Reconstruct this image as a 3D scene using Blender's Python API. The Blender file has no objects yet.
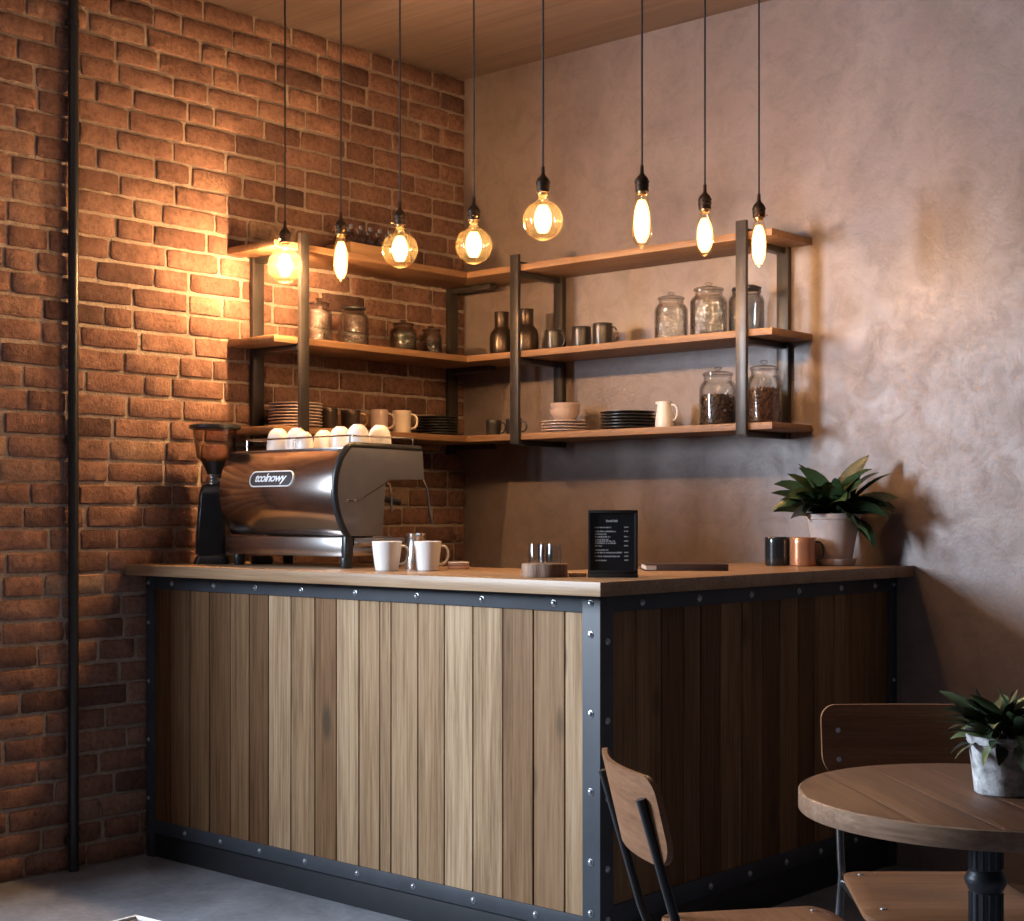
import bpy, bmesh, math, random
from mathutils import Vector, Matrix, Euler

S = bpy.context.scene
COL = S.collection
PI = math.pi
rnd = random.Random(7)

# ------------------------------------------------------------------ camera
YAW = 0.7287
cam_data = bpy.data.cameras.new('camera')
cam_data.sensor_width = 36.0
cam_data.lens = 53.775
cam_data.shift_y = 0.0523
cam_data.clip_start = 0.05
cam = bpy.data.objects.new('camera', cam_data)
cam.location = (4.882, -5.1385, 1.2877)
cam.rotation_euler = (math.pi / 2, 0, YAW)
COL.objects.link(cam)
S.camera = cam

# ------------------------------------------------------------------ world, daylight, exposure
world = bpy.data.worlds.new('world')
S.world = world
world.use_nodes = True
world.node_tree.nodes['Background'].inputs['Color'].default_value = (0.55, 0.70, 1.0, 1)
world.node_tree.nodes['Background'].inputs['Strength'].default_value = 0.6

WIN_Y0, WIN_Y1, WIN_Z0, WIN_Z1 = -4.75, -3.65, 1.35, 2.60
day = bpy.data.lights.new('daylight', 'AREA')
day.shape = 'RECTANGLE'
day.size, day.size_y = WIN_Y1 - WIN_Y0, WIN_Z1 - WIN_Z0
day.color = (0.74, 0.86, 1.0)
day.energy = 590
day_o = bpy.data.objects.new('daylight', day)
day_o.location = (-0.10, (WIN_Y0 + WIN_Y1) / 2, (WIN_Z0 + WIN_Z1) / 2)
day_o.rotation_euler = Vector((1, 0, 0)).to_track_quat('-Z', 'Y').to_euler()
COL.objects.link(day_o)
BULB_W = 76.0
BULB_COL = (1.0, 0.59, 0.28)
FILAMENT = 3.2

S.view_settings.view_transform = 'Standard'
S.view_settings.look = 'None'
S.view_settings.gamma = 1.0
S.view_settings.use_curve_mapping = False
S.view_settings.exposure = 0.0

# ------------------------------------------------------------------ sizes (metres)
H = 3.298                 # ceiling
RX, RY = 6.4, -6.9        # far sides of the room
ZT, TW = 1.10, 0.040      # worktop top and thickness
YF, XR = -1.840, 2.263    # worktop front edge, right edge
DEP = 0.65                # worktop depth
YP, XP = -1.750, 2.190    # counter faces
Z1, Z2, Z3, ST = 2.344, 1.978, 1.629, 0.027
SD, SL, SR = 0.290, 1.365, 1.840   # shelf depth, left length, right length


# ------------------------------------------------------------------ mesh helpers
class MB:
    def __init__(self):
        self.v = []; self.f = []; self.m = []; self.t = []
        self.mi = 0; self.tone = 0.5; self.M = None

    def add(self, verts, faces):
        n = len(self.v)
        if self.M is not None:
            verts = [self.M @ Vector(p) for p in verts]
        self.v += [tuple(p) for p in verts]
        for fc in faces:
            self.f.append([i + n for i in fc]); self.m.append(self.mi); self.t.append(self.tone)
        return self

    def box(self, x0, x1, y0, y1, z0, z1, bev=0.0, seg=2):
        bm = bmesh.new()
        bmesh.ops.create_cube(bm, size=1.0)
        for w in bm.verts:
            w.co = Vector(((x0 + x1) / 2 + w.co.x * (x1 - x0), (y0 + y1) / 2 + w.co.y * (y1 - y0), (z0 + z1) / 2 + w.co.z * (z1 - z0)))
        if bev > 0:
            bmesh.ops.bevel(bm, geom=list(bm.edges), offset=bev, segments=seg, affect='EDGES', profile=0.5)
        return self.take(bm)

    def take(self, bm):
        bm.verts.index_update()
        vs = [w.co.copy() for w in bm.verts]; fs = [[w.index for w in fc.verts] for fc in bm.faces]
        bm.free()
        return self.add(vs, fs)

    def lathe(self, prof, n=32, c=(0, 0, 0), closed=False):
        vs = []; fs = []; rings = []
        for r, z in prof:
            if r < 1e-6:
                rings.append([len(vs)]); vs.append((c[0], c[1], c[2] + z))
            else:
                rings.append(list(range(len(vs), len(vs) + n)))
                for k in range(n):
                    a = 2 * PI * k / n
                    vs.append((c[0] + r * math.cos(a), c[1] + r * math.sin(a), c[2] + z))
        pr = list(zip(rings[:-1], rings[1:]))
        if closed: pr.append((rings[-1], rings[0]))
        for A, B in pr:
            for k in range(n):
                k2 = (k + 1) % n
                if len(A) == 1 and len(B) == 1: continue
                if len(A) == 1: fs.append([A[0], B[k2], B[k]])
                elif len(B) == 1: fs.append([A[k], A[k2], B[0]])
                else: fs.append([A[k], A[k2], B[k2], B[k]])
        return self.add(vs, fs)

    def tube(self, pts, r, n=10, closed=False, cap=True):
        P = [Vector(p) for p in pts]; N = len(P)
        rs = r if isinstance(r, (list, tuple)) else [r] * N
        T = []
        for i in range(N):
            a = P[(i - 1) % N] if (closed or i > 0) else P[i]
            b = P[(i + 1) % N] if (closed or i < N - 1) else P[i]
            T.append((b - a).normalized())
        ref = Vector((0, 0, 1)) if abs(T[0].z) < 0.9 else Vector((1, 0, 0))
        nrm = (ref - T[0] * ref.dot(T[0])).normalized()
        vs = []; fs = []
        for i in range(N):
            nrm = (nrm - T[i] * nrm.dot(T[i])).normalized()
            bn = T[i].cross(nrm)
            for k in range(n):
                a = 2 * PI * k / n
                vs.append(P[i] + (nrm * math.cos(a) + bn * math.sin(a)) * rs[i])
        rng = range(N) if closed else range(N - 1)
        for i in rng:
            j = (i + 1) % N
            for k in range(n):
                k2 = (k + 1) % n
                fs.append([i * n + k, i * n + k2, j * n + k2, j * n + k])
        if cap and not closed:
            fs.append(list(range(n))[::-1]); fs.append([(N - 1) * n + k for k in range(n)])
        return self.add(vs, fs)

    def prism(self, poly, axis, t0, t1, bev=0.0):
        def p3(a, b, t):
            return {'x': (t, a, b), 'y': (a, t, b), 'z': (a, b, t)}[axis]
        n = len(poly)
        bm = bmesh.new()
        A = [bm.verts.new(p3(a, b, t0)) for a, b in poly]
        B = [bm.verts.new(p3(a, b, t1)) for a, b in poly]
        f0 = bm.faces.new(A[::-1]); f1 = bm.faces.new(B)
        for i in range(n):
            j = (i + 1) % n
            bm.faces.new((A[i], A[j], B[j], B[i]))
        bmesh.ops.recalc_face_normals(bm, faces=bm.faces)
        if bev > 0:
            ed = list(f0.edges) + list(f1.edges)
            bmesh.ops.bevel(bm, geom=ed, offset=bev, segments=2, affect='EDGES', profile=0.5)
        return self.take(bm)

    def grid(self, fn, nu, nv):
        vs = [fn(i / nu, j / nv) for i in range(nu + 1) for j in range(nv + 1)]
        fs = []
        for i in range(nu):
            for j in range(nv):
                a = i * (nv + 1) + j
                fs.append([a, a + nv + 1, a + nv + 2, a + 1])
        return self.add(vs, fs)

    def ball(self, c, r, sub=2, sc=(1, 1, 1), M=None):
        bm = bmesh.new()
        bmesh.ops.create_icosphere(bm, subdivisions=sub, radius=1.0)
        for w in bm.verts:
            p = Vector((w.co.x * sc[0], w.co.y * sc[1], w.co.z * sc[2])) * r
            if M is not None: p = M @ p
            w.co = p + Vector(c)
        return self.take(bm)

    def obj(self, name, mats, parent=None, angle=38, fix=True):
        me = bpy.data.meshes.new(name)
        me.from_pydata(self.v, [], self.f)
        if not isinstance(mats, (list, tuple)): mats = [mats]
        for m in mats: me.materials.append(m)
        me.polygons.foreach_set('material_index', self.m)
        at = me.attributes.new('tone', 'FLOAT', 'FACE')
        at.data.foreach_set('value', self.t)
        if fix:
            bm = bmesh.new(); bm.from_mesh(me)
            bmesh.ops.recalc_face_normals(bm, faces=bm.faces)
            bm.to_mesh(me); bm.free()
        me.update()
        me.shade_smooth()
        me.set_sharp_from_angle(angle=math.radians(angle))
        o = bpy.data.objects.new(name, me)
        COL.objects.link(o)
        if parent: o.parent = parent
        return o


def tag(o, label, cat, group=None, kind=None):
    o['label'] = label; o['category'] = cat
    if group: o['group'] = group
    if kind: o['kind'] = kind
    return o


def thing(name, label, cat, loc=(0, 0, 0), rz=0.0, group=None):
    o = bpy.data.objects.new(name, None)
    o.empty_display_size = 0.05
    COL.objects.link(o)
    o.location = loc; o.rotation_euler = (0, 0, rz)
    return tag(o, label, cat, group)


def structure(o):
    o['kind'] = 'structure'
    return o


def dup(root, loc, rz=0.0, label=None, group=None):
    r = root.copy(); COL.objects.link(r)
    r.location = loc; r.rotation_euler = (0, 0, rz)
    if label: r['label'] = label
    if group: r['group'] = group
    for ch in list(root.children):
        c = ch.copy(); COL.objects.link(c); c.parent = r
        for g in list(ch.children):
            d = g.copy(); COL.objects.link(d); d.parent = c
    return r


# ------------------------------------------------------------------ materials
def new_mat(name):
    m = bpy.data.materials.new(name); m.use_nodes = True
    nt = m.node_tree
    return m, nt, nt.nodes, nt.links, nt.nodes['Principled BSDF']


def c4(c): return (c[0], c[1], c[2], 1.0)


def coords(N, L, scale, src='Object', rot=(0, 0, 0)):
    tc = N.new('ShaderNodeTexCoord'); mp = N.new('ShaderNodeMapping')
    mp.inputs['Scale'].default_value = scale
    mp.inputs['Rotation'].default_value = rot
    L.new(tc.outputs[src], mp.inputs['Vector'])
    return mp.outputs['Vector']


def noise(N, L, vec, scale, detail=6, rough=0.55, dist=0.0, w=None):
    n = N.new('ShaderNodeTexNoise')
    n.inputs['Scale'].default_value = scale; n.inputs['Detail'].default_value = detail
    n.inputs['Roughness'].default_value = rough; n.inputs['Distortion'].default_value = dist
    if w is not None:
        n.noise_dimensions = '4D'; L.new(w, n.inputs['W'])
    L.new(vec, n.inputs['Vector'])
    return n.outputs['Fac']


def ramp(N, L, fac, stops):
    r = N.new('ShaderNodeValToRGB')
    e = r.color_ramp.elements
    while len(e) > 1: e.remove(e[-1])
    e[0].position = stops[0][0]; e[0].color = c4(stops[0][1])
    for p, c in stops[1:]:
        q = e.new(p); q.color = c4(c)
    L.new(fac, r.inputs['Fac'])
    return r.outputs['Color']


def math_n(N, L, op, a, b):
    n = N.new('ShaderNodeMath'); n.operation = op
    for i, x in enumerate((a, b)):
        if isinstance(x, (int, float)): n.inputs[i].default_value = x
        else: L.new(x, n.inputs[i])
    return n.outputs[0]


def mixc(N, L, fac, a, b, blend='MIX'):
    n = N.new('ShaderNodeMix'); n.data_type = 'RGBA'; n.blend_type = blend
    ins = (n.inputs[0], n.inputs[6], n.inputs[7])
    for i, x in zip(ins, (fac, a, b)):
        if isinstance(x, (int, float)): i.default_value = x
        elif isinstance(x, tuple): i.default_value = c4(x)
        else: L.new(x, i)
    return n.outputs[2]


def bump(N, L, h, strength, dist, P):
    b = N.new('ShaderNodeBump')
    b.inputs['Strength'].default_value = strength; b.inputs['Distance'].default_value = dist
    L.new(h, b.inputs['Height']); L.new(b.outputs['Normal'], P.inputs['Normal'])


def plain(name, col, rough=0.5, metal=0.0, var=0.12, scale=18, bmp=0.0, coat=0.0, spec=0.5):
    m, nt, N, L, P = new_mat(name)
    v = coords(N, L, (1, 1, 1))
    f = noise(N, L, v, scale, 5)
    lo = tuple(x * (1 - var) for x in col); hi = tuple(min(1, x * (1 + var)) for x in col)
    L.new(ramp(N, L, f, [(0.3, lo), (0.7, hi)]), P.inputs['Base Color'])
    P.inputs['Roughness'].default_value = rough; P.inputs['Metallic'].default_value = metal
    P.inputs['Specular IOR Level'].default_value = spec
    if coat: P.inputs['Coat Weight'].default_value = coat; P.inputs['Coat Roughness'].default_value = 0.08
    if bmp: bump(N, L, noise(N, L, v, scale * 4, 4), bmp, 0.002, P)
    return m


def wood(name, dark, mid, light, along='z', rough=0.5, use_tone=False, knots=True, sc=1.0, spread=(0.40, 1.25), spec=0.35):
    m, nt, N, L, P = new_mat(name)
    ax = 'xyz'.index(along)
    def scl(across, al):
        s = [across * sc] * 3; s[ax] = al * sc
        return tuple(s)
    at = N.new('ShaderNodeAttribute'); at.attribute_name = 'tone'
    w = math_n(N, L, 'MULTIPLY', at.outputs['Fac'], 61.7)
    f1 = noise(N, L, coords(N, L, scl(13, 0.8)), 1.0, 7, 0.62, 0.7, w)
    f2 = noise(N, L, coords(N, L, scl(110, 3.0)), 1.0, 6, 0.72, 0.3, w)
    f = math_n(N, L, 'ADD', math_n(N, L, 'MULTIPLY', f1, 0.42), math_n(N, L, 'MULTIPLY', f2, 0.58))
    c = ramp(N, L, f, [(0.37, dark), (0.50, mid), (0.62, light)])
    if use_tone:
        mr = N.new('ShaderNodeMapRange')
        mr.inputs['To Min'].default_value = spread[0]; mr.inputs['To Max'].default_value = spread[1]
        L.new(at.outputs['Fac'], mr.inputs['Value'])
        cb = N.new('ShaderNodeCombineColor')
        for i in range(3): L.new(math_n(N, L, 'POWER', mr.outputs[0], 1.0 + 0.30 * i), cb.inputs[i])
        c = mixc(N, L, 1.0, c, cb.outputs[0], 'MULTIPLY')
    if knots:
        vo = N.new('ShaderNodeTexVoronoi'); vo.voronoi_dimensions = '4D'
        L.new(w, vo.inputs['W']); vo.inputs['Scale'].default_value = 1.0
        L.new(coords(N, L, scl(7, 2.6)), vo.inputs['Vector'])
        k = ramp(N, L, vo.outputs['Distance'], [(0.12, (1, 1, 1)), (0.22, (0, 0, 0))])
        c = mixc(N, L, k, c, tuple(x * 0.4 for x in dark))
    L.new(c, P.inputs['Base Color'])
    P.inputs['Roughness'].default_value = rough
    P.inputs['Specular IOR Level'].default_value = spec
    bump(N, L, f2, 0.35, 0.002, P)
    return m


def thin_glass(name, face=(0.97, 0.98, 0.98), edge=(0.55, 0.55, 0.55), rough=0.02, pattern=0.0, refl=1.0, haze=None):
    m, nt, N, L, P = new_mat(name)
    N.remove(P)
    out = N['Material Output']
    tr = N.new('ShaderNodeBsdfTransparent'); gl = N.new('ShaderNodeBsdfGlossy'); mx = N.new('ShaderNodeMixShader')
    gl.inputs['Roughness'].default_value = rough
    lw = N.new('ShaderNodeLayerWeight'); lw.inputs['Blend'].default_value = 0.5
    L.new(ramp(N, L, lw.outputs['Facing'], [(0.30, face), (0.95, edge)]), tr.inputs['Color'])
    sch = math_n(N, L, 'ADD', math_n(N, L, 'MULTIPLY', math_n(N, L, 'POWER', lw.outputs['Facing'], 5.0), 0.9), 0.045)
    L.new(math_n(N, L, 'MULTIPLY', sch, refl), mx.inputs[0])
    if pattern:
        b = N.new('ShaderNodeBump'); b.inputs['Strength'].default_value = pattern; b.inputs['Distance'].default_value = 0.004
        vo = N.new('ShaderNodeTexVoronoi'); vo.inputs['Scale'].default_value = 85
        L.new(coords(N, L, (1, 1, 1)), vo.inputs['Vector'])
        L.new(vo.outputs['Distance'], b.inputs['Height'])
        L.new(b.outputs['Normal'], gl.inputs['Normal']); L.new(b.outputs['Normal'], lw.inputs['Normal'])
    L.new(tr.outputs[0], mx.inputs[1]); L.new(gl.outputs[0], mx.inputs[2])
    res = mx.outputs[0]
    if haze:
        tl = N.new('ShaderNodeBsdfTranslucent'); tl.inputs['Color'].default_value = c4(haze[0])
        m2 = N.new('ShaderNodeMixShader'); m2.inputs[0].default_value = haze[1]
        L.new(res, m2.inputs[1]); L.new(tl.outputs[0], m2.inputs[2]); res = m2.outputs[0]
    L.new(res, out.inputs['Surface'])
    return m


def emit(name, col, strength):
    m, nt, N, L, P = new_mat(name)
    P.inputs['Base Color'].default_value = c4(col)
    P.inputs['Emission Color'].default_value = c4(col)
    P.inputs['Emission Strength'].default_value = strength
    return m


def brick_mat():
    m, nt, N, L, P = new_mat('brick')
    at = N.new('ShaderNodeAttribute'); at.attribute_name = 'tone'
    v = coords(N, L, (1, 1, 1))
    base = ramp(N, L, at.outputs['Fac'], [(0.0, (0.13, 0.070, 0.056)), (0.2, (0.215, 0.112, 0.082)), (0.5, (0.290, 0.155, 0.112)), (0.8, (0.340, 0.190, 0.135)), (1.0, (0.40, 0.265, 0.185))])
    f = noise(N, L, v, 9, 6, 0.65, 0.4)
    g = noise(N, L, v, 48, 6, 0.75)
    c = mixc(N, L, 0.7, base, ramp(N, L, f, [(0.3, (0.45, 0.42, 0.42)), (0.65, (1.0, 1.0, 1.0))]), 'MULTIPLY')
    c = mixc(N, L, 0.75, c, ramp(N, L, g, [(0.34, (0.42, 0.40, 0.40)), (0.5, (1.0, 1.0, 1.0)), (0.68, (1.3, 1.35, 1.4))]), 'MULTIPLY')
    L.new(c, P.inputs['Base Color'])
    P.inputs['Roughness'].default_value = 0.85
    P.inputs['Specular IOR Level'].default_value = 0.25
    h = math_n(N, L, 'ADD', math_n(N, L, 'MULTIPLY', f, 0.8), math_n(N, L, 'MULTIPLY', g, 0.5))
    bump(N, L, h, 1.0, 0.016, P)
    return m


def mortar_mat():
    m, nt, N, L, P = new_mat('mortar')
    v = coords(N, L, (1, 1, 1))
    f = noise(N, L, v, 70, 6, 0.7); g = noise(N, L, v, 6, 4)
    c = ramp(N, L, f, [(0.3, (0.36, 0.285, 0.235)), (0.7, (0.60, 0.49, 0.41))])
    c = mixc(N, L, 0.4, c, ramp(N, L, g, [(0.3, (0.55, 0.5, 0.5)), (0.7, (1, 1, 1))]), 'MULTIPLY')
    L.new(c, P.inputs['Base Color'])
    P.inputs['Roughness'].default_value = 0.95
    bump(N, L, f, 1.0, 0.014, P)
    return m


def plaster_mat():
    m, nt, N, L, P = new_mat('rough_plaster')
    v = coords(N, L, (1, 1, 1))
    f = noise(N, L, v, 1.3, 6, 0.6, 0.6)
    g = noise(N, L, v, 9, 8, 0.72, 0.8)
    h = noise(N, L, coords(N, L, (60, 60, 45)), 1.0, 5, 0.7)
    c = ramp(N, L, f, [(0.32, (0.165, 0.122, 0.113)), (0.50, (0.222, 0.172, 0.161)), (0.68, (0.270, 0.220, 0.209))])
    c = mixc(N, L, 0.45, c, ramp(N, L, g, [(0.33, (0.60, 0.56, 0.54)), (0.52, (1, 1, 1)), (0.72, (1.15, 1.14, 1.12))]), 'MULTIPLY')
    c = mixc(N, L, 0.35, c, ramp(N, L, h, [(0.30, (0.55, 0.53, 0.52)), (0.42, (1, 1, 1)), (0.66, (1.0, 1.0, 1.0)), (0.76, (1.35, 1.33, 1.30))]), 'MULTIPLY')
    L.new(c, P.inputs['Base Color'])
    L.new(ramp(N, L, g, [(0.35, (0.52, 0.52, 0.52)), (0.65, (0.34, 0.34, 0.34))]), P.inputs['Roughness'])
    hh = math_n(N, L, 'ADD', math_n(N, L, 'MULTIPLY', g, 0.45), math_n(N, L, 'MULTIPLY', h, 0.55))
    bump(N, L, hh, 0.28, 0.008, P)
    return m


def floor_mat():
    m, nt, N, L, P = new_mat('worn_concrete')
    v = coords(N, L, (1, 1, 1))
    f = noise(N, L, v, 3, 8, 0.65, 0.5); g = noise(N, L, v, 34, 6, 0.7)
    c = ramp(N, L, f, [(0.3, (0.12, 0.125, 0.142)), (0.7, (0.28, 0.290, 0.325))])
    c = mixc(N, L, 0.5, c, ramp(N, L, g, [(0.3, (0.5, 0.5, 0.5)), (0.6, (1, 1, 1))]), 'MULTIPLY')
    L.new(c, P.inputs['Base Color']); P.inputs['Roughness'].default_value = 0.6
    bump(N, L, g, 0.3, 0.004, P)
    return m


M_brick = brick_mat(); M_mortar = mortar_mat(); M_plaster = plaster_mat(); M_floor = floor_mat()
M_ceiling = wood('ceiling_board', (0.105, 0.070, 0.056), (0.145, 0.100, 0.082), (0.175, 0.125, 0.104), 'x', 0.6, knots=False, sc=0.6)
M_room = plain('painted_wall', (0.022, 0.020, 0.019), 0.8, var=0.15, scale=3)
M_plank = wood('plank_wood', (0.180, 0.110, 0.060), (0.385, 0.265, 0.160), (0.530, 0.395, 0.265), 'z', 0.65, use_tone=True, spread=(0.22, 1.0), spec=0.2)
M_top_f = wood('worktop_wood', (0.165, 0.092, 0.046), (0.250, 0.154, 0.086), (0.320, 0.215, 0.130), 'x', 0.42, knots=False)
M_shelf_y = wood('shelf_wood_side', (0.17, 0.085, 0.040), (0.26, 0.140, 0.070), (0.33, 0.190, 0.100), 'y', 0.5, knots=False)
M_shelf_x = wood('shelf_wood', (0.17, 0.085, 0.040), (0.26, 0.140, 0.070), (0.33, 0.190, 0.100), 'x', 0.5, knots=False)
M_table = wood('table_wood', (0.052, 0.023, 0.012), (0.098, 0.046, 0.025), (0.145, 0.075, 0.042), 'x', 0.5, spec=0.22, use_tone=True, knots=False, spread=(0.85, 1.15), sc=1.6)
M_ply = wood('chair_plywood', (0.118, 0.054, 0.026), (0.170, 0.080, 0.040), (0.215, 0.110, 0.058), 'y', 0.45, spec=0.2, knots=False, sc=1.3)
M_iron = plain('blackened_iron', (0.055, 0.060, 0.070), 0.42, 0.55, var=0.2, scale=12, bmp=0.1)
M_strap = plain('painted_steel_strap', (0.040, 0.046, 0.058), 0.58, 0.05, var=0.15, scale=9, bmp=0.08)
M_plinth = plain('black_plinth', (0.022, 0.024, 0.029), 0.5, 0.1)
M_shelfsteel = plain('shelf_steel', (0.058, 0.050, 0.046), 0.38, 0.45, var=0.15, scale=14)
M_bolt = plain('bolt_steel', (0.42, 0.45, 0.50), 0.30, 0.85)
M_black = plain('black_plastic', (0.016, 0.017, 0.019), 0.35, var=0.1)
M_blackgloss = plain('black_gloss', (0.018, 0.018, 0.020), 0.15, var=0.1)
M_cord = plain('black_cord', (0.012, 0.010, 0.010), 0.7)
M_socket = plain('dark_bronze', (0.045, 0.030, 0.022), 0.32, 0.8)
M_brass = plain('brass', (0.55, 0.36, 0.16), 0.3, 1.0)
M_bulb = thin_glass('bulb_glass', (1.0, 0.97, 0.90), (0.88, 0.66, 0.32), 0.03, haze=((1.0, 0.80, 0.40), 0.012))
M_fil = emit('filament_glow', (1.0, 0.66, 0.28), FILAMENT)
M_glass = thin_glass('clear_glass', (0.965, 0.97, 0.965), (0.55, 0.55, 0.53), 0.05, refl=1.5)
M_cutglass = thin_glass('pressed_glass', (0.93, 0.92, 0.90), (0.50, 0.48, 0.46), 0.10, pattern=1.0, refl=2.2)
M_darkglass = thin_glass('smoked_glass', (0.72, 0.66, 0.62), (0.25, 0.21, 0.19), 0.07, pattern=0.6, refl=2.0)
M_smoke = thin_glass('hopper_glass', (0.86, 0.80, 0.76), (0.40, 0.34, 0.31), 0.05)
M_white = plain('white_glaze', (0.74, 0.72, 0.70), 0.28, var=0.04, coat=0.3)
M_cream = plain('cream_glaze', (0.62, 0.52, 0.42), 0.3, var=0.05, coat=0.3)
M_blush = plain('blush_glaze', (0.50, 0.39, 0.35), 0.35, var=0.06, coat=0.2)
M_blush2 = plain('pale_plate_glaze', (0.62, 0.51, 0.46), 0.35, var=0.05, coat=0.2)
M_darkmug = plain('dark_glaze', (0.030, 0.026, 0.025), 0.30, 0.0, var=0.2, coat=0.25)
M_bronze = plain('bronze_glaze', (0.085, 0.062, 0.048), 0.30, 0.75, var=0.2)
M_slate = plain('black_stoneware', (0.032, 0.030, 0.030), 0.33, var=0.2)
M_blackmug = plain('black_mug_glaze', (0.012, 0.015, 0.018), 0.2, coat=0.4)
M_copper = plain('copper_glaze', (0.52, 0.24, 0.13), 0.26, 0.55, var=0.08, coat=0.3)
M_chrome = plain('brushed_chrome', (0.56, 0.52, 0.50), 0.16, 1.0, var=0.05)
M_steel = plain('stainless', (0.55, 0.53, 0.52), 0.22, 1.0, var=0.05)
M_greypanel = plain('grey_panel', (0.185, 0.190, 0.215), 0.36, 0.35, var=0.06)
M_badge = plain('badge_white', (0.85, 0.85, 0.86), 0.4, var=0.02)
M_badge_bg = plain('badge_field', (0.05, 0.04, 0.04), 0.35)
M_bean = plain('coffee_bean', (0.055, 0.026, 0.014), 0.42, var=0.45, scale=60)
M_bean2 = plain('coffee_bean_roast', (0.10, 0.045, 0.024), 0.42, var=0.45, scale=60)
M_ink = plain('menu_chalk', (0.42, 0.42, 0.43), 0.8)
M_board = plain('menu_black', (0.010, 0.010, 0.012), 0.35)
M_frame = plain('menu_frame', (0.022, 0.017, 0.015), 0.4)
M_cover = plain('book_cover', (0.045, 0.022, 0.017), 0.45)
M_page = plain('book_pages', (0.50, 0.38, 0.29), 0.7)
M_bark = wood('bark_slice', (0.10, 0.055, 0.035), (0.20, 0.12, 0.08), (0.36, 0.25, 0.19), 'z', 0.7, knots=False, sc=5)
M_coaster = plain('pale_wood', (0.50, 0.34, 0.21), 0.6)
M_tin = plain('orange_tin', (0.42, 0.19, 0.10), 0.5)
M_pot = plain('matt_clay', (0.50, 0.41, 0.385), 0.75, var=0.12, scale=10, bmp=0.15)
M_zinc = plain('whitewashed_zinc', (0.33, 0.33, 0.34), 0.6, 0.1, var=0.65, scale=45, bmp=0.3)
M_soil = plain('potting_soil', (0.022, 0.015, 0.010), 0.95, var=0.5, scale=90, bmp=0.6)
M_weave = plain('dark_weave', (0.10, 0.055, 0.04), 0.7, var=0.5, scale=120, bmp=0.6)
M_rim = plain('pale_rim', (0.55, 0.53, 0.52), 0.5)
M_tray = wood('tray_wood', (0.25, 0.13, 0.06), (0.36, 0.20, 0.10), (0.44, 0.27, 0.14), 'y', 0.5, knots=False)


def leaf_mat(name, lo, hi):
    m, nt, N, L, P = new_mat(name)
    at = N.new('ShaderNodeAttribute'); at.attribute_name = 'tone'
    f = noise(N, L, coords(N, L, (1, 1, 1)), 22, 4)
    g = math_n(N, L, 'ADD', math_n(N, L, 'MULTIPLY', at.outputs['Fac'], 0.7), math_n(N, L, 'MULTIPLY', f, 0.3))
    L.new(ramp(N, L, g, [(0.15, lo), (0.85, hi)]), P.inputs['Base Color'])
    P.inputs['Roughness'].default_value = 0.36
    return m


M_leaf = leaf_mat('leaf_green', (0.010, 0.024, 0.012), (0.046, 0.082, 0.030))
M_leaf2 = leaf_mat('leaf_olive', (0.014, 0.026, 0.012), (0.085, 0.110, 0.045))

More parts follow.
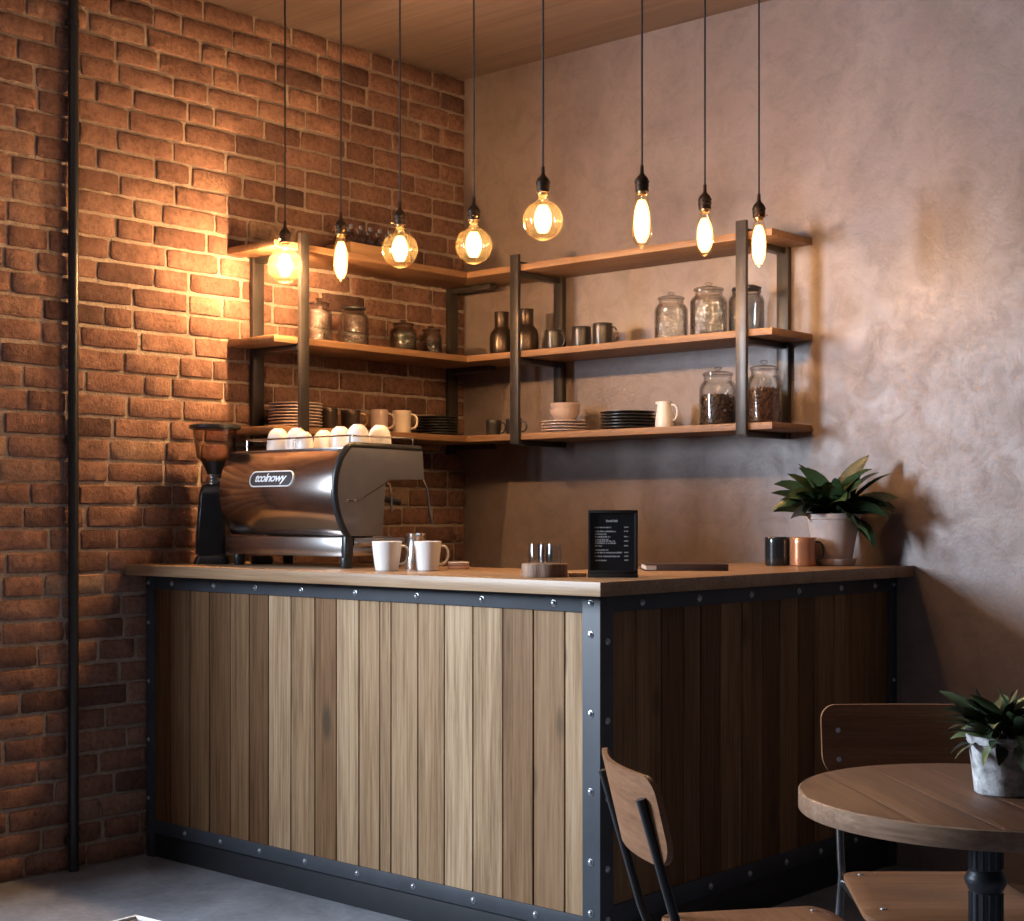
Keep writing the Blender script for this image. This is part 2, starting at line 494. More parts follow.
# ------------------------------------------------------------------ the room
# left wall: real bricks standing proud of their mortar bed
b = MB()
b.mi = 1
BACK, DEEP = -0.0075, -0.16
def wall_bed(y0, y1, z0, z1):
    b.box(DEEP, BACK, y0, y1, z0, z1)
wall_bed(WIN_Y1, 0.10, 0, H); wall_bed(RY, WIN_Y0, 0, H)
wall_bed(WIN_Y0, WIN_Y1, 0, WIN_Z0); wall_bed(WIN_Y0, WIN_Y1, WIN_Z1, H)
b.mi = 0
CRS = H / 40.0
JT = 0.0128
for row in range(40):
    z0 = row * CRS + JT / 2; z1 = (row + 1) * CRS - JT / 2
    y = 0.0
    first = True
    lastshort = False
    while y > RY:
        ln = 0.238 if rnd.random() < 0.66 else rnd.choice((0.113, 0.150, 0.180))
        if first: ln = rnd.choice((0.06, 0.10, 0.15, 0.20, 0.238))
        first = False
        ya, yb = y - ln, y
        y = ya - JT * rnd.uniform(0.8, 1.25)
        if (ya < WIN_Y1 and yb > WIN_Y0 and z1 > WIN_Z0 and z0 < WIN_Z1): continue
        b.tone = min(1, max(0, rnd.gauss(0.5, 0.20))) if rnd.random() > 0.05 else rnd.uniform(0.0, 0.2)
        pr = rnd.uniform(-0.002, 0.003)
        j = lambda s=0.0022: rnd.uniform(-s, s)
        # outline with uneven, rounded arrises
        zz0, zz1, yya, yyb = z0 + j(), z1 + j(), ya + j(), yb + j()
        nu = 8 if ln > 0.14 else 4
        nv = 4
        ph = [rnd.uniform(0, 6.3) for _ in range(4)]
        idx = {}; V = []; F = []
        for iu in range(nu + 1):
            for iv in range(nv + 1):
                u, v_ = iu / nu, iv / nv
                eu = min(u, 1 - u) * (yyb - yya); ev = min(v_, 1 - v_) * (zz1 - zz0)
                yq = yya + (yyb - yya) * u; zq = zz0 + (zz1 - zz0) * v_
                rim = eu < 1e-6 or ev < 1e-6
                if rim:
                    xq = -0.0030 + pr + j(0.0012); yq += j(0.0022); zq += j(0.0019)
                    if (eu < 1e-6) and (ev < 1e-6):
                        yq += 0.0018 if u < 0.5 else -0.0018; zq += 0.0015 if v_ < 0.5 else -0.0015; xq -= 0.0008
                else:
                    if iu == 1: yq = yya + 0.0042
                    if iu == nu - 1: yq = yyb - 0.0042
                    if iv == 1: zq = zz0 + 0.0042
                    if iv == nv - 1: zq = zz1 - 0.0042
                    xq = 0.0008 + pr + 0.0010 * math.sin(3 * u + ph[0]) + 0.0009 * math.sin(4 * v_ + 5 * u + ph[1]) + j(0.0008)
                idx[iu, iv] = len(V); V.append((xq, yq, zq))
        for iu in range(nu):
            for iv in range(nv):
                F.append([idx[iu, iv], idx[iu + 1, iv], idx[iu + 1, iv + 1], idx[iu, iv + 1]])
        loop_ = [(k, 0) for k in range(nu)] + [(nu, k) for k in range(nv)] + [(k, nv) for k in range(nu, 0, -1)] + [(0, k) for k in range(nv, 0, -1)]
        base_ = len(V)
        for k in loop_:
            p = V[idx[k]]; V.append((BACK - 0.002, p[1], p[2]))
        n = len(loop_)
        for k in range(n):
            k2 = (k + 1) % n
            F.append([idx[loop_[k]], base_ + k, base_ + k2, idx[loop_[k2]]])
        b.add(V, F)
structure(b.obj('wall_left', [M_brick, M_mortar], angle=50))

b = MB(); b.box(-0.16, RX + 0.15, 0.0, 0.15, 0, H); structure(b.obj('wall_right', M_plaster))
b = MB(); b.box(-0.16, RX + 0.15, RY - 0.15, RY, 0, H); structure(b.obj('wall_front', M_room))
b = MB(); b.box(RX, RX + 0.15, RY, 0.0, 0, H); structure(b.obj('wall_back', M_room))
b = MB(); b.box(-0.16, RX + 0.15, RY - 0.15, 0.15, -0.12, 0.0); structure(b.obj('floor', M_floor))
b = MB(); b.box(-0.16, RX + 0.15, RY - 0.15, 0.15, H, H + 0.12); structure(b.obj('ceiling', M_ceiling))
b = MB()
e = 0.05
b.box(-0.13, -0.02, WIN_Y0, WIN_Y0 + e, WIN_Z0, WIN_Z1, 0.004); b.box(-0.13, -0.02, WIN_Y1 - e, WIN_Y1, WIN_Z0, WIN_Z1, 0.004)
b.box(-0.13, -0.02, WIN_Y0 + e, WIN_Y1 - e, WIN_Z0, WIN_Z0 + e, 0.004); b.box(-0.13, -0.02, WIN_Y0 + e, WIN_Y1 - e, WIN_Z1 - e, WIN_Z1, 0.004)
structure(b.obj('window_1', M_iron))

# conduit on the brick wall
t = thing('conduit_pipe', 'thin black vertical pipe running floor to ceiling on the brick wall', 'pipe', (0.026, -2.075, 0.0))
b = MB(); b.tube([(0, 0, 0.0), (0, 0, H)], 0.0185, 14); b.obj('pipe', M_black, t)
for z in (0.10, 1.55, 3.05):
    b = MB(); b.box(-0.020, 0.0, -0.024, 0.024, z, z + 0.022, 0.002); b.tube([(0, 0, z + 0.001), (0, 0, z + 0.021)], 0.0215, 14)
    b.obj('pipe_clip', M_black, t)

# ------------------------------------------------------------------ counter
def bolt(b, p, n, r=0.0085):
    """dome head bolt at p facing n ('y-' or 'x+')"""
    prof = [(r * 1.25, 0.0), (r * 1.25, 0.0015), (r, 0.002), (r * 0.85, 0.005), (r * 0.5, 0.0068), (0, 0.0075)]
    old = b.M; b.mi = 1
    R = Matrix.Rotation(PI / 2, 4, 'X') if n == 'y-' else Matrix.Rotation(PI / 2, 4, 'Y')
    b.M = Matrix.Translation(Vector(p)) @ R
    b.lathe(prof, 10)
    b.M = old; b.mi = 0


counter = thing('bar_counter', 'corner bar counter clad in vertical reclaimed planks with riveted dark steel straps', 'counter', (0, 0, 0))
ZB0, ZB1, ZR = 0.090, 0.139, 1.007
XF = [0.054, 0.151, 0.268, 0.384, 0.506, 0.613, 0.718, 0.838, 0.962, 1.070, 1.180, 1.279, 1.331, 1.453, 1.570, 1.691, 1.814, 1.935, 2.055, 2.134]
TF = [0.08, 0.20, 0.26, 0.18, 0.30, 0.14, 0.76, 0.58, 0.26, 0.78, 0.60, 0.66, 0.68, 0.62, 0.92, 0.78, 0.34, 0.40, 0.72]  # low tones at the wall end put the daylight falloff into the plank colour
b = MB()
for i in range(19):
    b.tone = TF[i]
    dz = rnd.uniform(0, 0.0015)
    b.box(XF[i] + 0.0020, XF[i + 1] - 0.0020, YP + 0.006 + dz, YP + 0.026, ZB1 - 0.02, ZR + 0.02, 0.0018, 1)
b.obj('front_cladding', M_plank, counter)
YS = [-1.686, -1.574, -1.446, -1.333, -1.243, -1.134, -1.016, -0.893, -0.790, -0.671, -0.567, -0.440, -0.322, -0.180, -0.050]
TS = [0.38, 0.33, 0.10, 0.26, 0.12, 0.40, 0.30, 0.10, 0.32, 0.14, 0.36, 0.40, 0.24, 0.20]  # kept low throughout: the shade on this face is painted into the planks
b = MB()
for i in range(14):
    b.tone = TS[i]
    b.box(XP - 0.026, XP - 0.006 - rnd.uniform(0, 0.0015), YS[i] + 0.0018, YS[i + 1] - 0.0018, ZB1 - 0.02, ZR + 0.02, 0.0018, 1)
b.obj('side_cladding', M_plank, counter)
b = MB()   # carcass behind the cladding
b.box(0.02, XP - 0.03, YP + 0.03, YP + 0.56, 0.02, ZT - TW)
b.box(XP - 0.56, XP - 0.03, YP + 0.56, -0.02, 0.02, ZT - TW)
b.obj('carcass', M_black, counter)
b = MB()
b.box(0.05, 2.130, YP, YP + 0.02, ZR, ZT - TW, 0.0015)
for x in (0.17, 0.42, 0.655, 0.90, 1.17, 1.455, 1.735, 2.02):
    bolt(b, (x, YP, (ZR + ZT - TW) / 2 - 0.004), 'y-')
b.obj('top_strap', [M_strap, M_bolt], counter)
b = MB()
b.box(0.05, 2.130, YP, YP + 0.02, ZB0, ZB1, 0.0015)
for x in (0.25, 0.46, 0.68, 0.92, 1.18, 1.44, 1.70, 1.95):
    bolt(b, (x, YP, (ZB0 + ZB1) / 2), 'y-')
b.obj('bottom_strap', [M_strap, M_bolt], counter)
b = MB()
b.box(XP - 0.02, XP, YP + 0.055, -0.052, ZR, ZT - TW, 0.0015)
for y in (-1.55, -1.26, -0.97, -0.68, -0.40, -0.16):
    bolt(b, (XP, y, (ZR + ZT - TW) / 2 - 0.004), 'x+')
b.obj('top_strap', [M_strap, M_bolt], counter)
b = MB()
b.box(XP - 0.02, XP, YP + 0.055, -0.052, ZB0 + 0.02, ZB1 + 0.03, 0.0015)
for y in (-1.42, -1.20, -0.98, -0.76, -0.54, -0.30):
    bolt(b, (XP, y, (ZB0 + ZB1) / 2 + 0.022), 'x+')
b.obj('bottom_strap', [M_strap, M_bolt], counter)
b = MB()    # corner angle post
b.prism([(2.130, YP - 0.004), (XP + 0.004, YP - 0.004), (XP + 0.004, YP + 0.057), (XP - 0.02, YP + 0.057), (XP - 0.02, YP + 0.02), (2.130, YP + 0.02)], 'z', 0.0, ZT - TW, 0.0015)
for z in (1.034, 0.945, 0.72, 0.50, 0.30, 0.155):
    bolt(b, (2.160, YP - 0.004, z), 'y-')
    if z < 1: bolt(b, (XP + 0.004, YP + 0.03, z - 0.02), 'x+')
b.obj('corner_post', [M_strap, M_bolt], counter)
b = MB()
b.box(0.012, 0.056, YP - 0.004, YP + 0.03, 0.0, ZT - TW, 0.0015)
for z in (1.03, 0.88, 0.66, 0.44, 0.22):
    bolt(b, (0.028, YP - 0.004, z), 'y-', 0.007)
b.obj('wall_post', [M_strap, M_bolt], counter)
b = MB()
b.box(XP - 0.02, XP + 0.004, -0.052, -0.003, 0.0, ZT - TW, 0.0015)
for z in (1.03, 0.68, 0.30):
    bolt(b, (XP + 0.004, -0.028, z), 'x+', 0.007)
b.obj('wall_post', [M_strap, M_bolt], counter)
b = MB()
b.box(0.052, 2.130, YP + 0.010, YP + 0.026, 0.0, ZB0 + 0.002, 0.0015)
b.box(XP - 0.026, XP - 0.010, YP + 0.05, -0.052, 0.0, ZB0 + 0.03, 0.0015)
b.obj('plinth', M_plinth, counter)

t = thing('wooden_worktop', 'pale solid wood L-shaped worktop covering the corner bar counter', 'worktop', (0, 0, 0))
b = MB()
b.prism([(0.003, YF), (XR, YF), (XR, -0.003), (XR - DEP, -0.003), (XR - DEP, YF + DEP), (0.003, YF + DEP)], 'z', ZT - TW, ZT, 0.002)
b.obj('worktop_slab', M_top_f, t)

# ------------------------------------------------------------------ shelves
unit = thing('corner_shelf_unit', 'three-tier L-shaped wooden corner shelves on dark steel frames', 'shelves', (0, 0, 0))
for z in (Z1, Z2, Z3):
    b = MB()
    b.mi = 0
    b.prism([(0.004, -SL), (SD, -SL), (SD, -SD), (0.004, -0.004)], 'z', z - ST, z, 0.002)
    b.mi = 1
    b.prism([(SD, -SD), (SR, -SD), (SR, -0.004), (0.004, -0.004)], 'z', z - ST, z, 0.002)
    b.obj('shelf_board', [M_shelf_y, M_shelf_x], unit)


def frame_left(y, front=True):
    """flat-bar bracket on the brick wall; the bars run out under each board"""
    b = MB(); b.box(0.003, 0.027, y - 0.028, y + 0.028, 1.56, 2.325 if front else 2.32, 0.002); b.obj('upright', M_shelfsteel, unit)
    for z in (Z1, Z2, Z3):
        b = MB(); b.box(0.027, SD + (0.004 if front else -0.02), y - 0.020, y + 0.020, z - ST - 0.024, z - ST - 0.0005, 0.002); b.obj('crossbar', M_shelfsteel, unit)
    if front:
        b = MB(); b.box(SD + 0.003, SD + 0.020, y - 0.023, y + 0.023, 1.578, 2.382, 0.002); b.obj('upright', M_shelfsteel, unit)


def frame_right(x, xb, wf=0.023, wb=0.026):
    b = MB(); b.box(xb - wb, xb + wb, -0.027, -0.003, 1.578, 2.325, 0.002); b.obj('upright', M_shelfsteel, unit)
    for z in (Z1, Z2, Z3):
        b = MB(); b.box(x - 0.018, x + 0.018, -SD - 0.004, -0.027, z - ST - 0.024, z - ST - 0.0005, 0.002); b.obj('crossbar', M_shelfsteel, unit)
    b = MB(); b.box(x - wf, x + wf, -SD - 0.020, -SD - 0.003, 1.584, 2.385, 0.002)
    b.obj('upright', M_shelfsteel, unit)
    b = MB(); b.box(x - 0.012, x + 0.012, -SD - 0.003, -0.027, Z1 + 0.0005, Z1 + 0.014, 0.002); b.obj('top_bar', M_shelfsteel, unit)


frame_left(-1.228)
frame_left(-0.098, False)
frame_right(0.583, 0.588)
frame_right(1.716, 1.721)

# ------------------------------------------------------------------ pendant lamps
def bulb_profile(kind):
    if kind == 'globe':
        R = 0.0650; zc = -0.168
        p = [(0.0135, -0.086), (0.0140, -0.098)]
        for k in range(0, 19):
            a = math.radians(72 - k * (162 / 18.0))
            p.append((max(0.0, R * math.cos(a)), zc + R * math.sin(a)))
        p[-1] = (0.0, zc - R)
        return p
    if kind == 'teardrop':
        return [(0.0205, -0.086), (0.0210, -0.105), (0.0225, -0.125), (0.0260, -0.155), (0.0295, -0.185), (0.0315, -0.208), (0.0310, -0.222), (0.0270, -0.236), (0.0180, -0.247), (0.0080, -0.253), (0.0045, -0.259), (0.0, -0.262)]
    if kind == 'pear':
        return [(0.0140, -0.082), (0.0150, -0.092), (0.0200, -0.112), (0.0255, -0.135), (0.0295, -0.160), (0.0300, -0.180), (0.0275, -0.203), (0.0215, -0.222), (0.0120, -0.233), (0.0050, -0.237), (0.0, -0.239)]
    if kind == 'tube':
        return [(0.0140, -0.082), (0.0160, -0.092), (0.0225, -0.112), (0.0260, -0.130), (0.0275, -0.160), (0.0280, -0.195), (0.0265, -0.215), (0.0200, -0.232), (0.0100, -0.241), (0.0050, -0.250), (0.0, -0.256)]


def pendant(x, y, kind, label, watt=1.0, ztop=2.40):
    t = thing('pendant_lamp', label, 'lamp', (x, y, ztop), rnd.uniform(0, 6), 'bare bulb pendant lamps over the counter')
    b = MB(); b.lathe([(0.0, H - ztop), (0.045, H - ztop), (0.045, H - ztop - 0.020), (0.030, H - ztop - 0.030), (0.0, H - ztop - 0.030)], 24); b.obj('ceiling_rose', M_socket, t)
    b = MB(); b.tube([(0, 0, -0.004), (0, 0, H - ztop - 0.028)], 0.0034, 8); b.obj('cord', M_cord, t)
    b = MB()
    b.lathe([(0, 0.004), (0.0055, 0.004), (0.0065, -0.020), (0.0100, -0.026), (0.0170, -0.033), (0.0215, -0.041), (0.0225, -0.046), (0.0240, -0.047), (0.0240, -0.051), (0.0215, -0.052), (0.0215, -0.059), (0.0235, -0.060), (0.0235, -0.064), (0.0215, -0.065), (0.0215, -0.079), (0.0180, -0.080), (0, -0.080)], 24)
    sk = b.obj('socket', M_socket, t)
    b = MB(); b.tube([(0.021, 0, -0.070), (0.030, 0, -0.070)], 0.0022, 8); b.ball((0.031, 0, -0.070), 0.0034, 1); b.obj('switch_key', M_brass, sk)
    b = MB(); b.lathe([(0.0145, -0.078), (0.0150, -0.082), (0.0140, -0.085), (0.0150, -0.088), (0.0135, -0.091)], 20); b.obj('brass_collar', M_brass, t)
    b = MB(); b.lathe(bulb_profile(kind), 32); b.obj('glass_bulb', M_bulb, t, angle=80)
    # filament cage of hairpin loops round a glass stem
    zt, zb, R = {'globe': (-0.122, -0.206, 0.0260), 'teardrop': (-0.108, -0.240, 0.0225), 'pear': (-0.112, -0.222, 0.0225), 'tube': (-0.108, -0.240, 0.0205)}[kind]
    b = MB()
    nl = 9
    pts = []
    NS = 7
    for k in range(nl):
        a0 = 2 * PI * k / nl; a1 = 2 * PI * (k + 0.5) / nl
        run = [(a0, i / NS) for i in range(NS + 1)] + [(a1, 1 - i / NS) for i in range(NS + 1)]
        for a, q in run:
            r = R * (max(0.34, math.sin(PI * (0.12 + 0.74 * q)) ** 0.8) if kind == 'globe' else max(0.40, max(0.0, 1 - abs(1.94 * q - 1.02) ** 3.2) ** 0.6))
            pts.append((r * math.cos(a), r * math.sin(a), zt + (zb - zt) * q))
    b.tube(pts, 0.0032, 6)
    b.obj('filament', M_fil, t, angle=80, fix=False)
    b = MB(); b.tube([(0, 0, -0.084), (0, 0, zt + 0.012), (0, 0, zt - 0.004)], [0.006, 0.004, 0.003], 10); b.obj('glass_stem', M_glass, t)
    ld = bpy.data.lights.new('bulb_light', 'POINT')
    ld.energy = BULB_W * watt; ld.color = BULB_COL; ld.shadow_soft_size = 0.028
    lo = bpy.data.objects.new('bulb_light', ld)
    COL.objects.link(lo); lo.parent = t; lo.location = (0, 0, (zt + zb) / 2)
    return t


for x, y, kd, lb in [
    (0.359, -1.369, 'globe', 'clear globe bulb pendant hanging by the left end of the brick wall shelves'),
    (0.648, -1.344, 'tube', 'long tubular bulb pendant hanging between two globe bulbs'),
    (0.942, -1.326, 'globe', 'globe bulb pendant hanging next to the small bottle tray on the top shelf'),
    (1.198, -1.213, 'globe', 'globe bulb pendant hanging just before the room corner'),
    (1.683, -1.405, 'globe', 'highest hanging globe bulb pendant against the plaster wall'),
    (1.929, -1.205, 'teardrop', 'long teardrop bulb pendant beside the highest globe bulb'),
    (1.917, -0.835, 'pear', 'small pear-shaped bulb pendant, second from the end of the row on the plaster wall side'),
    (1.974, -0.588, 'tube', 'tubular bulb pendant at the end of the row by the right shelf post')]:
    pendant(x, y, kd, lb, 4.6 if x < 0.4 else 1.0)


# ------------------------------------------------------------------ crockery builders
def mug_body(r, h, taper=0.85, wall=0.0035, straight=False):
    rb = r * taper
    pr = [(0, 0), (rb * 0.88, 0.0), (rb * 0.97, 0.003), (rb, 0.010)]
    for k in range(1, 6):
        s = k / 5.0
        pr.append((rb + (r - rb) * (s ** (0.8 if not straight else 1)), 0.010 + (h - 0.012) * s))
    pr += [(r - wall * 0.4, h), (r - wall, h - 0.002)]
    pr += [(rb - wall, 0.014), (0, 0.009)]
    b = MB(); b.lathe(pr, 36)
    return b


def handle_mesh(r, h, out=0.028, th=0.0042, z0=0.22, z1=0.84, taper=0.9):
    b = MB()
    pts = []
    for k in range(13):
        a = PI * (k / 12.0) - PI / 2
        z = h * (z0 + z1) / 2 + h * (z1 - z0) / 2 * math.sin(a)
        x = r * (taper + (1 - taper) * z / h) - 0.002 + out * (max(0.0, math.cos(a)) ** 0.65)
        pts.append((x, 0, z))
    b.tube(pts, th, 10)
    return b


def mug(name, label, loc, r, h, mat, rz=None, hm=None, taper=0.85, group=None, cat='mug', out=0.028):
    t = thing(name, label, cat, loc, rz or 0.0, group)
    mug_body(r, h, taper).obj('cup_body', mat, t)
    if rz is not None:
        handle_mesh(r, h, out, taper=taper).obj('handle', hm or mat, t)
    return t


def plate_mesh(r, h=0.016):
    b = MB()
    b.lathe([(0, 0), (r * 0.58, 0), (r * 0.62, 0.0015), (r * 0.65, 0.0062), (r * 0.97, 0.0086), (r, 0.0100), (r, 0.0126), (r * 0.97, 0.0122), (r * 0.67, 0.0090), (r * 0.60, 0.0050), (0, 0.0040)], 40)
    return b


def plate_stack(x, y, z, r, n, step, mat, label, group, name='dinner_plate', jit=0.002):
    first = None
    words = {0: 'bottom plate', n - 1: 'top plate'}
    order = ['bottom', 'second', 'third', 'fourth', 'fifth', 'sixth', 'seventh', 'eighth']
    for k in range(n):
        lb = (order[k] + ' plate up ' if 0 < k < n - 1 else ('bottom plate ' if k == 0 else 'topmost plate ')) + label
        loc = (x + rnd.uniform(-jit, jit), y + rnd.uniform(-jit, jit), z + k * step)
        if first is None:
            first = plate_mesh(r).obj(name, mat); first.location = loc; tag(first, lb, 'plate', group)
        else:
            dup(first, loc, rnd.uniform(0, 6), lb, group)


HAND_R = YAW            # a handle turned towards the camera's right
# worktop: two white mugs, steel pitcher, coaster tin
mug('white_mug', 'white tapered mug standing by the espresso machine foot', (1.205, -1.640, ZT), 0.050, 0.098, M_white, HAND_R + 0.1, taper=0.78, group='white mugs on the worktop')
mug('white_mug', 'pinkish white tapered mug standing nearest the small coaster stack', (1.300, -1.545, ZT), 0.046, 0.098, M_white, HAND_R - 0.05, taper=0.80, group='white mugs on the worktop')
t = thing('milk_pitcher', 'small stainless milk pitcher behind the two white mugs', 'pitcher', (1.172, -1.470, ZT), 2.6)
b = MB(); b.lathe([(0, 0), (0.040, 0), (0.042, 0.004), (0.041, 0.040), (0.033, 0.085), (0.032, 0.112), (0.036, 0.122), (0.034, 0.122), (0.030, 0.110), (0.031, 0.085), (0.038, 0.040), (0.038, 0.006), (0, 0.005)], 32)
b.obj('pitcher_body', M_steel, t)
handle_mesh(0.040, 0.12, 0.030, 0.0035, 0.25, 0.88).obj('handle', M_steel, t)
b = MB(); b.prism([(-0.034, -0.010), (-0.050, 0.0), (-0.034, 0.010)], 'z', 0.112, 0.123, 0.001); b.obj('spout', M_steel, t)
for k, (mt, z0, z1, lb) in enumerate([(M_tin, 0.0, 0.011, 'lower orange coaster in the little stack beside the white mug'), (M_tin, 0.0115, 0.018, 'middle orange coaster in the little stack beside the white mug'), (M_cream, 0.0185, 0.024, 'pale top coaster of the little stack beside the white mug')]):
    b = MB(); b.box(-0.036, 0.036, -0.036, 0.036, 0, z1 - z0, 0.003)
    o = b.obj('coaster', mt); o.location = (1.250, -1.345, ZT + z0); o.rotation_euler = (0, 0, HAND_R + 0.04 * k)
    tag(o, lb, 'coaster', 'coasters stacked beside the white mug')

# ------------------------------------------------------------------ espresso machine
def machine_profile(grow=0.0):
    """side outline in (y, z): curved customer side, overhanging head, cut-in under it"""
    p = []
    c = [(-1.567, 1.212), (-1.592, 1.245), (-1.610, 1.285), (-1.622, 1.328), (-1.626, 1.372), (-1.622, 1.415), (-1.611, 1.452), (-1.595, 1.485), (-1.573, 1.512)]
    for y, z in c: p.append((y - grow, z))
    p += [(-1.566 - grow, 1.518 + grow), (-1.225, 1.516 + grow), (-1.216, 1.510), (-1.208, 1.412), (-1.394, 1.407), (-1.400, 1.398), (-1.414, 1.212)]
    return p


t = thing('espresso_machine', 'two-group chrome espresso machine with a curved back panel and badge', 'espresso machine', (0.0, -0.015, 0))
X0, X1 = 0.290, 0.945
prof = machine_profile()
def body_pt(u, v):
    x = X0 + (X1 - X0) * u
    k = v * (len(curve) - 1); i = min(int(k), len(curve) - 2); s = k - i
    y = curve[i][0] * (1 - s) + curve[i + 1][0] * s; z = curve[i][1] * (1 - s) + curve[i + 1][1] * s
    q = (x - (X0 + X1) / 2) / ((X1 - X0) / 2)
    y += 0.016 - 0.034 * (1 - q * q) * math.sin(PI * min(1, max(0, (z - 1.205) / 0.32))) ** 0.6
    return (x, y, z)
# smooth curve through the customer-side points
raw = prof[:10]
curve = []
for i in range(len(raw) - 1):
    p0, p1, p2, p3 = raw[max(i - 1, 0)], raw[i], raw[i + 1], raw[min(i + 2, len(raw) - 1)]
    for k in range(4):
        s = k / 4.0
        curve.append(tuple(0.5 * (2 * p1[a] + (p2[a] - p0[a]) * s + (2 * p0[a] - 5 * p1[a] + 4 * p2[a] - p3[a]) * s * s + (3 * p1[a] - p0[a] - 3 * p2[a] + p3[a]) * s ** 3) for a in (0, 1)))
curve.append(raw[-1])
b = MB(); b.grid(body_pt, 24, len(curve) - 1)
bp = b.obj('back_panel', M_chrome, t, angle=60)
b = MB()
inner = [(y + 0.030, z) for y, z in prof[:10]] + prof[10:]
b.prism([(y, z - (0.004 if z > 1.5 else 0)) for y, z in inner], 'x', X0 + 0.001, X1 - 0.001)
b.obj('housing', M_greypanel, t)
b = MB(); b.box(X0, X1, -1.566, -1.225, 1.514, 1.520, 0.001); b.obj('warming_tray', M_steel, t)
for xa, xb in ((X0 - 0.006, X0), (X1, X1 + 0.018)):
    b = MB(); b.prism(machine_profile(0.004 if xb > X1 else -0.022), 'x', xa, xb, 0.003); ep = b.obj('end_panel', M_greypanel, t)
    if xa < X0: continue
    xm = (xa + xb) / 2
    full = [(xm, y, z) for y, z in [(q[0] - 0.006, q[1]) for q in curve]] + [(xm, -1.560, 1.525), (xm, -1.40, 1.524), (xm, -1.225, 1.522)]
    b = MB(); b.tube(full, 0.0125, 10); b.obj('edge_trim', M_black, ep)
    s = 1 if xb > X1 else -1
    xo = xb + 0.0005 if s > 0 else xa - 0.0005
    b = MB(); b.tube([(xo, -1.572, 1.333), (xo, -1.53, 1.335), (xo, -1.46, 1.368), (xo, -1.395, 1.400)], 0.0022, 6); b.obj('panel_seam', M_black, ep)
    for yy in (-1.585, -1.545):
        b = MB(); b.ball((xo, yy, 1.334), 0.0065, 2, (0.6, 1, 1)); b.obj('panel_screw', M_steel, ep)
b = MB(); b.box(X0 + 0.002, X1 - 0.006, -1.585, -1.545, 1.140, 1.207, 0.004); b.obj('base_panel', M_steel, t)
b = MB(); b.box(X1 - 0.006, X1 + 0.016, -1.590, -1.552, 1.136, 1.211, 0.003); b.obj('corner_block', M_black, t)
b = MB(); b.box(X0 + 0.01, X1 + 0.012, -1.545, -1.300, 1.176, 1.205, 0.003); b.obj('drip_tray', M_steel, t)
b = MB(); b.box(X0 + 0.03, X1 - 0.030, -1.540, -1.400, 1.140, 1.177, 0.003); b.obj('drain_box', M_steel, t)
b = MB()
for k in range(22):
    x = X0 + 0.03 + k * 0.027
    b.box(x, x + 0.012, -1.405, -1.305, 1.2055, 1.210, 0.001, 1)
b.obj('tray_grille', M_steel, t)
for x in (X0 + 0.06, X1 - 0.006):
    for y in (-1.565, -1.33):
        b = MB(); b.lathe([(0, 0), (0.017, 0), (0.020, 0.004), (0.022, 0.030), (0.020, 0.0405), (0, 0.0405)], 18, (x, y, ZT)); b.obj('foot', M_black, t)
# group heads, portafilters, steam wands on the barista side
for x in (0.46, 0.76):
    b = MB(); b.lathe([(0, 1.406), (0.036, 1.406), (0.036, 1.378), (0.030, 1.366), (0.030, 1.345), (0, 1.345)], 24, (x, -1.300, 0)); gh = b.obj('group_head', M_chrome, t)
    b = MB(); b.tube([(x, -1.275, 1.352), (x, -1.235, 1.346), (x, -1.140, 1.332)], [0.010, 0.012, 0.014], 12); b.obj('portafilter_handle', M_black, gh)
for x in (0.335, 0.925):
    b = MB(); b.tube([(x, -1.222, 1.430), (x + 0.01, -1.190, 1.418), (x + 0.015, -1.172, 1.380), (x + 0.02, -1.165, 1.300), (x + 0.028, -1.158, 1.252)], 0.0042, 8); b.obj('steam_wand', M_steel, t)
    b = MB(); b.tube([(x, -1.215, 1.472), (x, -1.185, 1.472)], [0.013, 0.011], 14); b.obj('steam_knob', M_black, t)
b = MB(); b.tube([(X1 + 0.008, -1.385, 1.398), (X1 + 0.010, -1.372, 1.392), (X1 + 0.010, -1.366, 1.340), (X1 + 0.008, -1.362, 1.300)], 0.0042, 8); b.obj('water_tap', M_steel, t)
# gallery rail round the cups
b = MB()
zr = 1.560
XL = 0.372
loop = [(X1 - 0.01, -1.235, zr), (X1 - 0.01, -1.540, zr), (X1 - 0.016, -1.552, zr), (XL + 0.006, -1.552, zr), (XL, -1.540, zr), (XL, -1.235, zr)]
b.tube(loop, 0.0034, 8)
for x, y in [(X1 - 0.01, -1.545), (XL, -1.545), (X1 - 0.01, -1.24), (XL, -1.24), (X0 + 0.36, -1.552)]:
    b.tube([(x, y, 1.519), (x, y, zr)], 0.0030, 8)
b.obj('cup_rail', M_steel, t)
# badge: pill-shaped plate with lettering lying on the curved panel
bx, bz, hw, hh = 0.622, 1.413, 0.118, 0.0265
def on_panel(x, z, off):
    u = (x - X0) / (X1 - X0)
    lo_, hi_ = 0.0, 1.0
    for _ in range(30):
        m_ = (lo_ + hi_) / 2
        if body_pt(u, m_)[2] < z: lo_ = m_
        else: hi_ = m_
    p = body_pt(u, lo_)
    return (p[0], p[1] - off, p[2])
ring = []
for k in range(40):
    a = 2 * PI * k / 40
    cx_ = (hw - hh) * (1 if math.cos(a) > 0 else -1)
    ring.append((cx_ + hh * math.cos(a), hh * math.sin(a)))
b = MB(); vs = [on_panel(bx + p[0] * s, bz + p[1] * s, 0.0020) for s in (1.0, 0.6) for p in ring] + [on_panel(bx, bz, 0.0020)]
n = 40
b.add(vs, [[k, (k + 1) % n, n + (k + 1) % n, n + k] for k in range(n)] + [[n + k, n + (k + 1) % n, 2 * n] for k in range(n)])
bd = b.obj('badge_plate', M_badge_bg, t)
b = MB(); b.tube([on_panel(bx + p[0], bz + p[1], 0.0026) for p in ring], 0.0022, 8, closed=True); b.obj('badge_ring', M_badge, bd)
